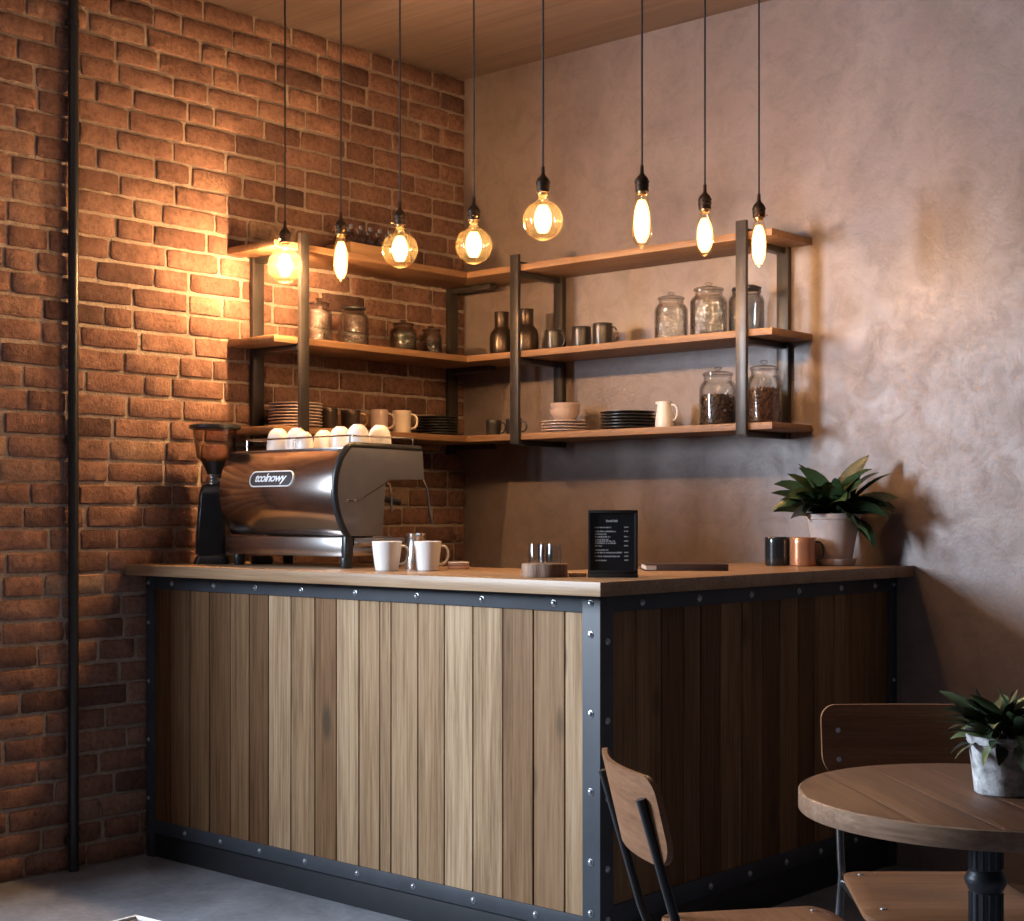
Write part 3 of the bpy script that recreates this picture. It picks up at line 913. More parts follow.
fc = bpy.data.curves.new('lettering_curve', 'FONT')
fc.body = 'tcolnowy'; fc.size = 0.052; fc.align_x = 'CENTER'; fc.align_y = 'CENTER'; fc.shear = 0.25; fc.offset = 0.0009; fc.space_character = 0.86; fc.resolution_u = 4
fo = bpy.data.objects.new('lettering_curve', fc); COL.objects.link(fo)
bpy.context.view_layer.update()
me = bpy.data.meshes.new_from_object(fo.evaluated_get(bpy.context.evaluated_depsgraph_get()))
bpy.data.objects.remove(fo)
xs = [w.co.x for w in me.vertices]; ys = [w.co.y for w in me.vertices]
sx = 0.172 / (max(xs) - min(xs)); mx_, my_ = (max(xs) + min(xs)) / 2, (max(ys) + min(ys)) / 2; sy = 0.040 / (max(ys) - min(ys))
b = MB(); b.add([on_panel(bx + (w.co.x - mx_) * sx, bz + (w.co.y - my_) * sy, 0.0030) for w in me.vertices], [list(p.vertices) for p in me.polygons])
b.obj('badge_lettering', M_badge, bd, fix=False)

# upside-down cups on the machine
first = None
cupspots = [(0.440, -1.470, 1.00, 'leftmost of the upturned white cups along the espresso machine rail'), (0.524, -1.450, 1.0, 'upturned white cup second along the espresso machine rail'), (0.632, -1.505, 0.76, 'smallest upturned white cup, in front near the rail of the espresso machine'), (0.559, -1.350, 0.93, 'low upturned white cup just behind the smallest cup on the espresso machine'), (0.685, -1.380, 1.02, 'upturned white cup third from the right on the espresso machine'), (0.856, -1.450, 1.0, 'tallest upturned white cup, second from the right on the espresso machine'), (0.852, -1.340, 1.02, 'rightmost upturned white cup on the espresso machine by its grey end')]
for x, y, s, lb in cupspots:
    if first is None:
        b = MB()
        b.lathe([(0.0410, 0.0), (0.0420, 0.002), (0.0418, 0.024), (0.0402, 0.044), (0.0365, 0.060), (0.0300, 0.073), (0.0210, 0.081), (0.0175, 0.083), (0.0165, 0.086), (0.0140, 0.086), (0.0130, 0.0835), (0, 0.083)], 32)
        first = b.obj('espresso_cup', M_white); first.location = (x, y, 1.5205); first.scale = (s, s, s)
        tag(first, lb, 'cup', 'upturned cups on the espresso machine')
    else:
        o = dup(first, (x, y, 1.5205), rnd.uniform(0, 6), lb); o.scale = (s, s, s)

# ------------------------------------------------------------------ coffee grinder
t = thing('coffee_grinder', 'black coffee grinder with smoky hopper standing next to the brick wall', 'grinder', (0.178, -1.560, ZT), HAND_R)
def rrect(w, d, r, n=4):
    p = []
    for cx_, cy_, a0 in ((w - r, d - r, 0), (-w + r, d - r, 90), (-w + r, -d + r, 180), (w - r, -d + r, 270)):
        for k in range(n + 1):
            a = math.radians(a0 + 90 * k / n); p.append((cx_ + r * math.cos(a), cy_ + r * math.sin(a)))
    return p
def loft(b, secs):
    n = len(secs[0][0]); vs = []; fs = []
    for poly, z, ox, oy in secs:
        vs += [(x + ox, y + oy, z) for x, y in poly]
    for i in range(len(secs) - 1):
        for k in range(n):
            k2 = (k + 1) % n
            fs.append([i * n + k, i * n + k2, (i + 1) * n + k2, (i + 1) * n + k])
    fs.append(list(range(n))[::-1]); fs.append([(len(secs) - 1) * n + k for k in range(n)])
    b.add(vs, fs)
b = MB(); loft(b, [(rrect(0.066, 0.085, 0.020), 0.0, 0.0, 0.0), (rrect(0.068, 0.087, 0.022), 0.006, 0, 0), (rrect(0.060, 0.080, 0.022), 0.030, 0.0, 0.0), (rrect(0.050, 0.070, 0.02), 0.036, 0, 0)]); b.obj('base', M_black, t)
b = MB(); loft(b, [(rrect(0.058, 0.070, 0.018), 0.036, -0.006, 0.0), (rrect(0.056, 0.068, 0.018), 0.120, -0.006, 0), (rrect(0.050, 0.062, 0.018), 0.260, -0.002, 0), (rrect(0.046, 0.056, 0.018), 0.290, 0.0, 0), (rrect(0.038, 0.046, 0.016), 0.300, 0.0, 0)]); b.obj('motor_body', M_blackgloss, t)
b = MB(); b.lathe([(0, 0.298), (0.034, 0.298), (0.034, 0.318), (0.030, 0.322), (0.030, 0.338), (0, 0.338)], 24); cl = b.obj('adjustment_collar', M_steel, t)
b = MB(); b.tube([(0.020, -0.026, 0.312), (0.030, -0.048, 0.314)], 0.004, 8); b.ball((0.031, -0.050, 0.314), 0.007, 2); b.obj('grind_lever', M_steel, cl)
b = MB(); b.lathe([(0, 0.336), (0.028, 0.336), (0.034, 0.350), (0.048, 0.380), (0.052, 0.388), (0, 0.388)], 28); b.obj('hopper_funnel', M_black, t)
b = MB(); b.lathe([(0.052, 0.386), (0.068, 0.400), (0.076, 0.450), (0.084, 0.510), (0.082, 0.510), (0.074, 0.450), (0.066, 0.402), (0.050, 0.388)], 36); b.obj('hopper', M_smoke, t)
b = MB(); b.lathe([(0, 0.509), (0.094, 0.509), (0.098, 0.513), (0.097, 0.523), (0.088, 0.527), (0, 0.528)], 40); b.obj('hopper_lid', M_black, t)
b = MB(); loft(b, [(rrect(0.018, 0.020, 0.006), 0.225, 0.058, 0.0), (rrect(0.020, 0.022, 0.006), 0.262, 0.054, 0)]); b.obj('dosing_spout', M_steel, t)
b = MB(); b.tube([(0.050, -0.016, 0.190), (0.095, -0.016, 0.186)], 0.0035, 8); b.tube([(0.050, 0.016, 0.190), (0.095, 0.016, 0.186)], 0.0035, 8); b.tube([(0.095, -0.016, 0.186), (0.095, 0.016, 0.186)], 0.0035, 8); b.obj('portafilter_fork', M_steel, t)
b = MB(); b.ball((0.052, -0.030, 0.035), 0.008, 2); b.obj('power_switch', M_steel, t)

t = thing('knock_box', 'low round black knock box tucked beneath the espresso machine edge by the grinder', 'knock box', (0.345, -1.470, ZT))
b = MB(); b.lathe([(0, 0), (0.038, 0), (0.041, 0.004), (0.041, 0.030), (0.037, 0.030), (0.037, 0.006), (0, 0.005)], 28); b.obj('box_body', M_black, t)
b = MB(); b.tube([(-0.038, 0, 0.024), (0.038, 0, 0.024)], 0.005, 10); b.obj('knock_bar', M_black, t)

# ------------------------------------------------------------------ right end of the worktop front: glasses on a wood slice, menu
t = thing('wood_slice', 'thick rough slice of log holding upturned glasses on the worktop', 'wood slice', (1.905, -1.655, ZT))
b = MB(); pl = []
for k in range(40):
    a = 2 * PI * k / 40
    r = 0.068 * (1 + 0.05 * math.sin(3 * a + 1) + 0.03 * math.sin(7 * a)); pl.append((r * math.cos(a), r * math.sin(a)))
b.prism(pl, 'z', 0.0, 0.040, 0.003); b.obj('log_slice', M_bark, t)
first = None
rv, fv = Vector((math.cos(YAW), math.sin(YAW))), Vector((-math.sin(YAW), math.cos(YAW)))
for (a, d, lb) in ((-0.026, -0.016, 'upturned small clear glass on the log slice, nearest the mugs'), (0.026, -0.010, 'upturned small clear glass on the log slice, nearest the menu stand'), (0.002, 0.038, 'upturned small clear glass behind the other two on the log slice')):
    p = Vector((1.905, -1.655)) + rv * a + fv * d
    if first is None:
        b = MB(); b.lathe([(0.0245, 0.0), (0.0250, 0.001), (0.0235, 0.030), (0.0215, 0.055), (0.0208, 0.058), (0, 0.058)], 28)
        b.lathe([(0.0228, 0.001), (0.0213, 0.030), (0.0195, 0.050), (0, 0.051)], 28)
        first = b.obj('tumbler', M_glass, angle=60, fix=False); first.location = (p.x, p.y, ZT + 0.0405)
        tag(first, lb, 'glass', 'upturned glasses on the log slice')
    else:
        dup(first, (p.x, p.y, ZT + 0.0405), 0, lb)
p = Vector((1.905, -1.655)) + rv * 0.098 + fv * 0.02
b = MB(); b.box(-0.026, 0.026, -0.035, 0.035, 0, 0.012, 0.002); o = b.obj('coaster', M_coaster); o.location = (p.x, p.y, ZT); o.rotation_euler = (0, 0, YAW)
tag(o, 'small pale wooden coaster between the log slice and the menu stand', 'coaster')

mc = (2.080, -1.550)
t = thing('menu_stand', 'black framed menu board with pale chalky lines standing on the worktop', 'menu', (mc[0], mc[1], ZT), YAW)
W, HH = 0.074, 0.200
b = MB()
b.box(-W, W, -0.020, 0.020, 0, 0.010, 0.002); b.obj('foot_bar', M_frame, t)
b = MB()
b.box(-W, W, -0.008, 0.008, 0.009, 0.021, 0.0015); b.box(-W, W, -0.008, 0.008, HH - 0.009, HH, 0.0015)
b.box(-W, -W + 0.009, -0.008, 0.008, 0.021, HH - 0.009, 0.0015); b.box(W - 0.009, W, -0.008, 0.008, 0.021, HH - 0.009, 0.0015)
b.obj('board_frame', M_frame, t)
b = MB(); b.box(-W + 0.008, W - 0.008, -0.003, 0.005, 0.020, HH - 0.008); bd = b.obj('menu_board', M_board, t)
b = MB()
def dashes(x0, x1, z, hgt):
    """a line of small handwriting-like strokes"""
    x = x0
    while x < x1:
        w_ = rnd.uniform(0.0012, 0.0034)
        hh_ = hgt * rnd.uniform(0.65, 1.0)
        b.box(x, min(x + w_, x1), -0.0036, -0.0029, z, z + hh_)
        x += w_ + (rnd.uniform(0.0003, 0.0008) if rnd.random() < 0.85 else 0.0025)
dashes(-0.020, 0.014, HH - 0.036, 0.0075)
rows = [(0.146, 0.049, 0.5), (0.134, 0.062, 1), (0.126, 0.034, 0), (0.118, 0.046, 1), (0.110, 0.040, 0), (0.105, 0.062, 1), (0.099, 0.062, 0), (0.091, 0.022, 1), (0.079, 0.040, 0), (0.071, 0.082, 1), (0.060, 0.074, 1), (0.048, 0.034, 1)]
for z, ln, pr_ in rows:
    dashes(-0.053, -0.053 + ln, z, 0.0048)
    if pr_: dashes(0.034, 0.046, z + 0.001, 0.0042)
b.obj('menu_lettering', M_ink, bd)

# dark book lying beside the menu
t = thing('closed_book', 'thin dark brown book lying flat beside the menu stand', 'book', (1.885, -0.915, ZT), YAW)
b = MB(); b.box(-0.138, 0.138, -0.10, 0.10, 0.0, 0.0035, 0.001); b.box(-0.138, 0.138, -0.10, 0.10, 0.0185, 0.022, 0.001); b.box(0.134, 0.138, -0.10, 0.10, 0.0035, 0.0185, 0.001); b.box(-0.100, 0.134, -0.10, -0.0975, 0.0035, 0.0185, 0.001); b.obj('cover', M_cover, t)
b = MB(); b.box(-0.133, 0.134, -0.097, 0.097, 0.0035, 0.0185); b.obj('pages', M_page, t)

# black and copper mugs
mug('black_mug', 'black straight mug standing beside the copper mug', (1.892, -0.335, ZT), 0.046, 0.104, M_blackmug, YAW + 1.9, taper=1.0)
mug('copper_mug', 'glossy copper mug with dark handle in front of the large potted plant', (1.990, -0.322, ZT), 0.047, 0.104, M_copper, YAW - 0.1, hm=M_blackmug, taper=1.0)


# ------------------------------------------------------------------ plants
def leaf(b, base, az, el, length, width, droop, tone, lim=None, fold=0.14, seg=8, stalk=0.16, roll=0.0):
    d = Vector((math.cos(az) * math.cos(el), math.sin(az) * math.cos(el), math.sin(el)))
    side = Vector((-math.sin(az), math.cos(az), 0))
    p = Vector(base); ang = el
    rows_ = []
    st = length / seg
    for k in range(seg + 1):
        s = k / seg
        if s < stalk: w = 0.06 * width
        else:
            q = (s - stalk) / (1 - stalk); w = width * (math.sin(PI * min(1, q ** 0.75)) ** 0.8) * 0.5 + 0.001
        dirv = Vector((math.cos(az) * math.cos(ang), math.sin(az) * math.cos(ang), math.sin(ang)))
        nrm = side.cross(dirv) * -1
        sd = side * math.cos(roll) + nrm * math.sin(roll); up_ = nrm * math.cos(roll) - side * math.sin(roll)
        lft = p + sd * w + up_ * (w * fold); rgt = p - sd * w + up_ * (w * fold)
        rows_.append((lft, p.copy(), rgt))
        p = p + dirv * st
        ang -= droop / seg * (0.5 + s)
    vs = []
    for rr in rows_:
        for q in rr:
            if lim is not None: q.y = min(q.y, lim)
            vs.append(q)
    fs = []
    for k in range(seg):
        a = k * 3
        fs += [[a, a + 1, a + 4, a + 3], [a + 1, a + 2, a + 5, a + 4]]
    b.tone = tone
    b.add(vs, fs)


px_, py_ = 2.035, -0.185
t = thing('potted_plant', 'large leafy green plant in a clay pot at the worktop end', 'potted plant', (px_, py_, ZT))
b = MB(); b.lathe([(0, 0), (0.072, 0), (0.078, 0.006), (0.084, 0.026), (0.080, 0.026), (0.074, 0.010), (0, 0.009)], 36); b.obj('saucer', M_pot, t)
b = MB(); b.lathe([(0, 0.010), (0.062, 0.010), (0.066, 0.014), (0.080, 0.090), (0.093, 0.168), (0.097, 0.170), (0.099, 0.188), (0.094, 0.190), (0.089, 0.172), (0, 0.168)], 40); b.obj('pot', M_pot, t)
b = MB(); b.lathe([(0, 0.170), (0.088, 0.172), (0.060, 0.180), (0, 0.184)], 24); b.obj('soil', M_soil, t)
b = MB()
r_ = random.Random(11)
def wlim(): return -0.012 - py_
view_az = math.atan2(-5.119 - py_, 4.911 - px_)
R_az = YAW; L_az = YAW + PI
specs = []
# sprays to either side as in the photo
for az, el, ln, wd, dr in [
    (L_az + 0.1, 0.55, 0.27, 0.070, 1.25), (L_az - 0.15, 0.35, 0.28, 0.066, 1.15), (L_az + 0.45, 0.25, 0.27, 0.070, 1.2), (L_az + 0.25, 0.80, 0.23, 0.075, 1.2), (L_az + 0.7, 0.05, 0.22, 0.075, 1.1), (L_az - 0.05, 0.05, 0.27, 0.060, 1.2), (L_az + 0.2, 0.10, 0.22, 0.060, 0.9),
    (R_az - 0.1, 0.62, 0.30, 0.092, 0.9), (R_az - 0.35, 0.35, 0.26, 0.075, 1.1), (R_az - 0.2, 0.15, 0.26, 0.066, 1.3), (R_az - 0.55, 0.50, 0.24, 0.07, 1.4), (R_az - 0.7, 0.00, 0.21, 0.065, 1.6), (R_az + 0.05, 0.38, 0.28, 0.07, 1.0), (R_az - 0.5, -0.15, 0.20, 0.06, 1.5),
    (R_az - 0.1, 1.22, 0.34, 0.075, 0.55), (R_az - 0.3, 0.98, 0.32, 0.030, 0.8), (L_az + 0.3, 1.20, 0.24, 0.090, 0.6), (L_az + 0.1, 1.00, 0.25, 0.060, 0.8), (R_az - 0.6, 1.1, 0.24, 0.09, 0.9),
    (view_az + 0.2, 0.75, 0.19, 0.090, 1.3), (view_az - 0.3, 0.35, 0.18, 0.085, 1.5), (view_az + 0.6, 0.20, 0.19, 0.085, 1.6), (view_az - 0.7, 0.55, 0.20, 0.086, 1.4), (view_az, 1.10, 0.20, 0.095, 0.9), (view_az + 0.9, 0.05, 0.18, 0.08, 1.5), (view_az - 1.0, 0.15, 0.19, 0.080, 1.5), (view_az + 0.4, 1.0, 0.20, 0.09, 1.0), (view_az - 0.5, 0.95, 0.20, 0.09, 1.0)]:
    specs.append((az, el, ln, wd, dr))
for k in range(48):
    specs.append((r_.uniform(0, 2 * PI), r_.uniform(0.25, 1.3), r_.uniform(0.16, 0.25), r_.uniform(0.055, 0.085), r_.uniform(0.8, 1.5)))
for az, el, ln, wd, dr in specs:
    if math.sin(az) > 0.3: ln *= 0.8; el = max(el, 0.5)
    if abs(math.atan2(math.sin(az + 2.0), math.cos(az + 2.0))) < 0.75 and el < 0.45: el += 0.35; ln *= 0.85; dr *= 0.75
    base = (r_.uniform(-0.03, 0.03), r_.uniform(-0.03, 0.03), 0.176)
    leaf(b, base, az + r_.uniform(-0.1, 0.1), el, ln * 0.98, wd * r_.uniform(0.70, 1.0), dr * 1.05, r_.random() ** 1.1, wlim(), roll=r_.choice((-1, 1)) * r_.uniform(0.35, 1.0))
b.obj('foliage', M_leaf, t, angle=60, fix=False)

# ------------------------------------------------------------------ goods on the right-hand shelves
SY = -0.16
GZ2, GZ3 = Z2 + 0.001, Z3 + 0.001     # goods rest on the boards
def jar(name, label, loc, r, h, glass, lid_mat, group, fill=None, fill_h=0.0, seed=1, clamp=False, knob=True, bean_mat=None):
    t = thing(name, label, 'jar', loc, 0.0, group)
    nr = r * 0.74; sh = h * 0.80
    b = MB()
    b.lathe([(0, 0), (r * 0.90, 0), (r * 0.97, 0.004), (r, 0.014), (r, sh * 0.88), (r * 0.97, sh * 0.95), (r * 0.88, sh * 1.02), (nr, sh * 1.08), (nr, h * 0.93), (nr * 1.05, h * 0.94), (nr * 1.05, h * 0.96), (nr * 0.97, h * 0.96)], 40)
    b.lathe([(0, 0.006), (r * 0.92, 0.008), (r - 0.004, 0.016), (r - 0.004, sh * 0.87), (nr - 0.004, sh * 1.07)], 40)
    b.obj('jar_body', glass, t, angle=70, fix=False)
    b = MB()
    lr = nr * 1.12
    b.lathe([(0, h * 0.955), (lr * 0.8, h * 0.955), (lr, h * 0.965), (lr, h * 0.99), (lr * 0.92, h * 1.01), (lr * 0.6, h * 1.035), (lr * 0.2, h * 1.045), (0, h * 1.045)], 36)
    ld = b.obj('lid', lid_mat, t)
    if knob:
        b = MB(); b.lathe([(0.007, h * 1.043), (0.007, h * 1.06), (0.014, h * 1.085), (0.0155, h * 1.11), (0.012, h * 1.125), (0, h * 1.13)], 20); b.obj('knob', lid_mat, ld)
    if clamp:
        b = MB(); b.tube([(-lr - 0.004, 0.0, h * 0.90), (-lr - 0.010, 0.0, h * 0.98), (-lr * 0.5, 0, h * 1.055), (lr * 0.5, 0, h * 1.055), (lr + 0.008, 0, h * 0.98), (lr + 0.004, 0, h * 0.86)], 0.0022, 8)
        b.tube([(nr * 1.08 * math.cos(a), nr * 1.08 * math.sin(a), h * 0.90) for a in [2 * PI * k / 28 for k in range(28)]], 0.002, 6, closed=True)
        b.obj('wire_clamp', M_iron, t)
    if fill:
        q = random.Random(seed)
        b = MB()
        rf = r - 0.009
        b.lathe([(0, 0.010), (rf * 0.95, 0.011), (rf - 0.002, 0.020), (rf - 0.003, fill_h - 0.006), (0, fill_h - 0.002)], 30)
        for k in range(520):
            if k < 380:
                a = q.uniform(0, 2 * PI); rr = rf - 0.001; z = q.uniform(0.014, fill_h)
            else:
                a = q.uniform(0, 2 * PI); rr = rf * math.sqrt(q.random()); z = fill_h + q.uniform(-0.004, 0.006)
            Rm = Euler((q.uniform(0, 6), q.uniform(0, 6), q.uniform(0, 6))).to_matrix()
            b.tone = q.random()
            b.ball((rr * math.cos(a), rr * math.sin(a), z), 0.0062, 1, (1.0, 0.72, 0.55), Rm)
        o = b.obj('coffee_beans', bean_mat or M_bean, t, fix=False); o['kind'] = 'stuff'
    return t


G = 'glass jars on the middle right shelf'
jar('glass_jar', 'patterned glass jar with knobbed lid, nearest the dark mugs on the middle shelf', (1.290, SY, GZ2), 0.066, 0.172, M_cutglass, M_glass, G)
jar('glass_jar', 'tallest patterned glass jar with knobbed lid on the middle shelf', (1.470, SY, GZ2), 0.072, 0.190, M_cutglass, M_glass, G)
jar('clamp_jar', 'clear glass jar with a dark clamped lid behind the right shelf post', (1.645, SY, GZ2), 0.068, 0.176, M_glass, M_iron, G, clamp=True, knob=False)
G = 'coffee bean jars on the bottom right shelf'
jar('coffee_jar', 'round glass jar of very dark coffee beans next to the white jug', (1.513, SY, GZ3), 0.073, 0.205, M_glass, M_glass, G, True, 0.115, 3)
jar('coffee_jar', 'tall glass jar of reddish coffee beans at the right shelf end', (1.723, SY, GZ3), 0.066, 0.215, M_glass, M_glass, G, True, 0.130, 5, bean_mat=M_bean2)

for x, y, lb in ((0.368, -0.150, 'dark bronze bottle vase nearest the corner on the middle shelf'), (0.512, -0.150, 'dark bronze bottle vase half behind the middle shelf post')):
    b = MB(); b.lathe([(0, 0), (0.044, 0), (0.050, 0.006), (0.053, 0.030), (0.053, 0.085), (0.047, 0.108), (0.034, 0.122), (0.031, 0.130), (0.032, 0.192), (0.034, 0.196), (0.029, 0.196), (0.027, 0.130), (0, 0.125)], 36)
    o = b.obj('bottle_vase', M_bronze); o.location = (x, y, GZ2)
    tag(o, lb, 'vase', 'dark bottle vases on the middle shelf')
G = 'dark mugs on the middle shelf'
mug('dark_mug', 'small dark glazed mug left of the rear shelf upright on the middle shelf', (0.678, SY, GZ2), 0.040, 0.090, M_darkmug, 0.0, taper=0.95, group=G, out=0.022)
mug('dark_mug', 'middle dark glazed mug of three on the middle shelf', (0.829, SY, GZ2), 0.041, 0.093, M_darkmug, 2.9, taper=0.95, group=G, out=0.022)
mug('dark_mug', 'dark glazed mug with its handle towards the glass jars on the middle shelf', (0.942, SY, GZ2), 0.042, 0.098, M_darkmug, 0.3, taper=0.95, group=G, out=0.022)
G = 'dark mugs on the bottom shelf'
mug('dark_mug', 'dark mug nearest the corner on the bottom right shelf', (0.330, SY, GZ3), 0.036, 0.072, M_darkmug, 0.4, taper=0.9, group=G, out=0.022)
mug('dark_mug', 'dark mug with a ring handle behind the middle shelf post, bottom shelf', (0.449, SY, GZ3), 0.036, 0.073, M_darkmug, 0.25, taper=0.9, group=G, out=0.030)
plate_stack(0.736, SY, GZ3, 0.100, 4, 0.0125, M_blush2, 'in the pale stack under the two bowls', 'pale plates under the bowls', 'side_plate')
b = MB(); bowl_pr = [(0, 0), (0.030, 0), (0.033, 0.004), (0.050, 0.020), (0.061, 0.040), (0.064, 0.058), (0.062, 0.058), (0.058, 0.040), (0.046, 0.022), (0, 0.010)]
b.lathe(bowl_pr, 36); o = b.obj('small_bowl', M_blush); o.location = (0.738, SY, GZ3 + 0.0437); tag(o, 'lower pale bowl standing on the stack of pale plates', 'bowl', 'pale bowls on the plates')
o2 = dup(o, (0.741, SY, GZ3 + 0.0437 + 0.024), 1.0, 'upper pale bowl nested in the bowl on the pale plates')
plate_stack(1.073, SY, GZ3, 0.112, 6, 0.0125, M_slate, 'in the black stack beside the white jug', 'black plates on the bottom right shelf')
t = thing('white_jug', 'white enamel jug tapering upward between black plates and coffee beans', 'jug', (1.257, SY, GZ3), 0.2)
b = MB(); b.lathe([(0, 0), (0.036, 0), (0.038, 0.004), (0.036, 0.040), (0.030, 0.085), (0.027, 0.102), (0.029, 0.108), (0.026, 0.108), (0.025, 0.100), (0.033, 0.040), (0.034, 0.006), (0, 0.005)], 32); b.obj('jug_body', M_white, t)
handle_mesh(0.033, 0.105, 0.026, 0.0038, 0.30, 0.90).obj('handle', M_white, t)
b = MB(); b.prism([(-0.026, -0.008), (-0.040, 0.0), (-0.026, 0.008)], 'z', 0.098, 0.109, 0.001); b.obj('spout', M_white, t)

# ------------------------------------------------------------------ goods on the left-hand shelves
SX = 0.16
G = 'glass jars on the middle left shelf'
jar('glass_jar', 'tall clear glass jar just behind the left shelf post', (SX, -1.026, GZ2), 0.054, 0.165, M_cutglass, M_darkglass, G, knob=True)
jar('glass_jar', 'wide clear glass jar with flat dark lid, second on the brick wall shelf', (SX, -0.837, GZ2), 0.064, 0.165, M_cutglass, M_iron, G, knob=False)
jar('dark_jar', 'squat smoky jar with knobbed lid, third on the brick wall shelf', (SX, -0.550, GZ2), 0.058, 0.125, M_darkglass, M_darkglass, G, True, 0.06, 8)
jar('dark_jar', 'squat smoky jar with knobbed lid nearest the corner on the brick wall shelf', (SX, -0.377, GZ2), 0.052, 0.115, M_darkglass, M_darkglass, G, True, 0.055, 9)
plate_stack(SX, -1.150, GZ3, 0.108, 8, 0.0125, M_blush2, 'in the pale ribbed stack behind the left shelf post', 'pale plates on the bottom left shelf')
G = 'mugs on the bottom left shelf'
mug('dark_mug', 'dark brown mug without visible handle beside the pale plate stack, bottom left shelf', (SX, -0.975, GZ3), 0.038, 0.090, M_bronze, 2.2, group=G, taper=0.97)
mug('dark_mug', 'dark brown mug with brass handle on the bottom left shelf', (SX, -0.852, GZ3), 0.042, 0.088, M_bronze, YAW, hm=M_brass, group=G, taper=0.97)
mug('pale_mug', 'dull pinkish mug beside the cream mug, bottom left shelf', (SX, -0.690, GZ3), 0.037, 0.098, M_blush, YAW + 0.1, group=G, taper=0.97)
mug('cream_mug', 'cream mug with large handle beside the dark plates, bottom left shelf', (SX + 0.03, -0.588, GZ3), 0.041, 0.098, M_cream, YAW, group=G, taper=0.95)
plate_stack(SX, -0.345, GZ3, 0.096, 7, 0.0120, M_slate, 'in the black stack near the corner on the bottom left shelf', 'black plates on the bottom left shelf', 'side_plate')
# tray with little bottles on the top shelf
t = thing('wooden_tray', 'shallow wooden tray of little bottles on the top shelf by the bricks', 'tray', (SX + 0.02, -0.770, Z1 + 0.001))
b = MB(); b.box(-0.075, 0.075, -0.17, 0.17, 0, 0.008); b.obj('tray_base', M_tray, t)
b = MB(); b.box(0.067, 0.075, -0.17, 0.17, 0.008, 0.050, 0.001); b.box(-0.075, -0.067, -0.17, 0.17, 0.008, 0.050, 0.001); b.box(-0.067, 0.067, -0.17, -0.162, 0.008, 0.050, 0.001); b.box(-0.067, 0.067, 0.162, 0.17, 0.008, 0.050, 0.001); b.obj('tray_side', M_tray, t)
root = None
row_words = ['first', 'second', 'third', 'fourth', 'fifth', 'sixth']
for k in range(6):
    for q_, rowname in ((0.036, 'front'), (-0.036, 'back')):
        y = -0.770 - 0.135 + k * 0.054
        lb = '%s little dark bottle from the post end, %s row of the top shelf tray' % (row_words[k], rowname)
        if root is None:
            root = thing('small_bottle', lb, 'bottle', (SX + 0.02 + q_, y, Z1 + 0.0102), 0, 'little bottles in the wooden tray')
            b = MB(); b.lathe([(0, 0), (0.018, 0), (0.020, 0.003), (0.020, 0.070), (0.014, 0.082), (0.0085, 0.088), (0.0085, 0.104), (0, 0.104)], 20); b.obj('bottle_glass', M_darkglass, root)
            b = MB(); b.lathe([(0, 0.104), (0.011, 0.104), (0.011, 0.120), (0, 0.121)], 16); b.obj('bottle_cap', M_steel, root)
        else:
            dup(root, (SX + 0.02 + q_, y, Z1 + 0.0102), 0.3 * k, lb)

# ------------------------------------------------------------------ table
tx, ty, TR, TZ = 3.600, -2.330, 0.356, 0.750
t = thing('round_table', 'round brown wooden cafe table on a black cast iron pedestal', 'table', (tx, ty, 0), 0.0)
TROT = 2.42            # direction of the boards
b = MB()
NB = 6; wbd = 2 * TR / NB
for k in range(NB):
    a0 = -TR + k * wbd + 0.0007; a1 = a0 + wbd - 0.0014
    pts = []
    for s in range(13):
        xx = a0 + (a1 - a0) * s / 12; pts.append((math.sqrt(max(0, (TR - 0.004) ** 2 - xx * xx)), xx))
    poly = [(p[0], p[1]) for p in pts] + [(-p[0], p[1]) for p in pts[::-1]]
    poly = [p for i, p in enumerate(poly) if i == 0 or (abs(p[0] - poly[i - 1][0]) + abs(p[1] - poly[i - 1][1])) > 1e-5]
    b.tone = rnd.random()
    b.prism(poly, 'z', TZ - 0.034, TZ, 0.0006)
o = b.obj('table_top', M_table, t); o.rotation_euler = (0, 0, TROT)
b = MB(); b.tone = 0.8
b.lathe([(TR - 0.005, TZ - 0.038), (TR - 0.001, TZ - 0.038), (TR, TZ - 0.036), (TR, TZ - 0.003), (TR - 0.003, TZ - 0.0005), (TR - 0.006, TZ - 0.0005), (TR - 0.006, TZ - 0.036)], 96, closed=True)
b.obj('edge_band', wood('edge_wood', (0.12, 0.066, 0.040), (0.19, 0.112, 0.070), (0.26, 0.165, 0.110), 'x', 0.38, knots=False), t)
b = MB()
pf = [(0.0, TZ - 0.0345), (0.11, TZ - 0.0345), (0.11, TZ - 0.044), (0.040, TZ - 0.048), (0.030, TZ - 0.056), (0.030, 0.604), (0.034, 0.600), (0.0345, 0.596), (0.038, 0.592), (0.0405, 0.583), (0.038, 0.574), (0.0345, 0.570), (0.034, 0.566), (0.030, 0.562), (0.030, 0.20), (0.046, 0.185), (0.040, 0.165), (0.055, 0.10), (0.10, 0.055), (0.0, 0.055)]
b.lathe(pf, 32)
b.obj('pedestal', M_iron, t)
b = MB()
for k in range(14):
    a = 2 * PI * k / 14
    b.tube([(0.0295 * math.cos(a), 0.0295 * math.sin(a), 0.205), (0.0295 * math.cos(a), 0.0295 * math.sin(a), 0.560)], 0.0036, 6)
    b.tube([(0.0295 * math.cos(a), 0.0295 * math.sin(a), 0.606), (0.0295 * math.cos(a), 0.0295 * math.sin(a), TZ - 0.058)], 0.0036, 6)
b.obj('column_fluting', M_iron, t)
for k in range(4):
    a = PI / 6 + k * PI / 2
    b = MB(); b.tube([(0.05 * math.cos(a), 0.05 * math.sin(a), 0.085), (0.16 * math.cos(a), 0.16 * math.sin(a), 0.055), (0.25 * math.cos(a), 0.25 * math.sin(a), 0.014)], [0.030, 0.022, 0.014], 12); b.obj('base_foot', M_iron, t)

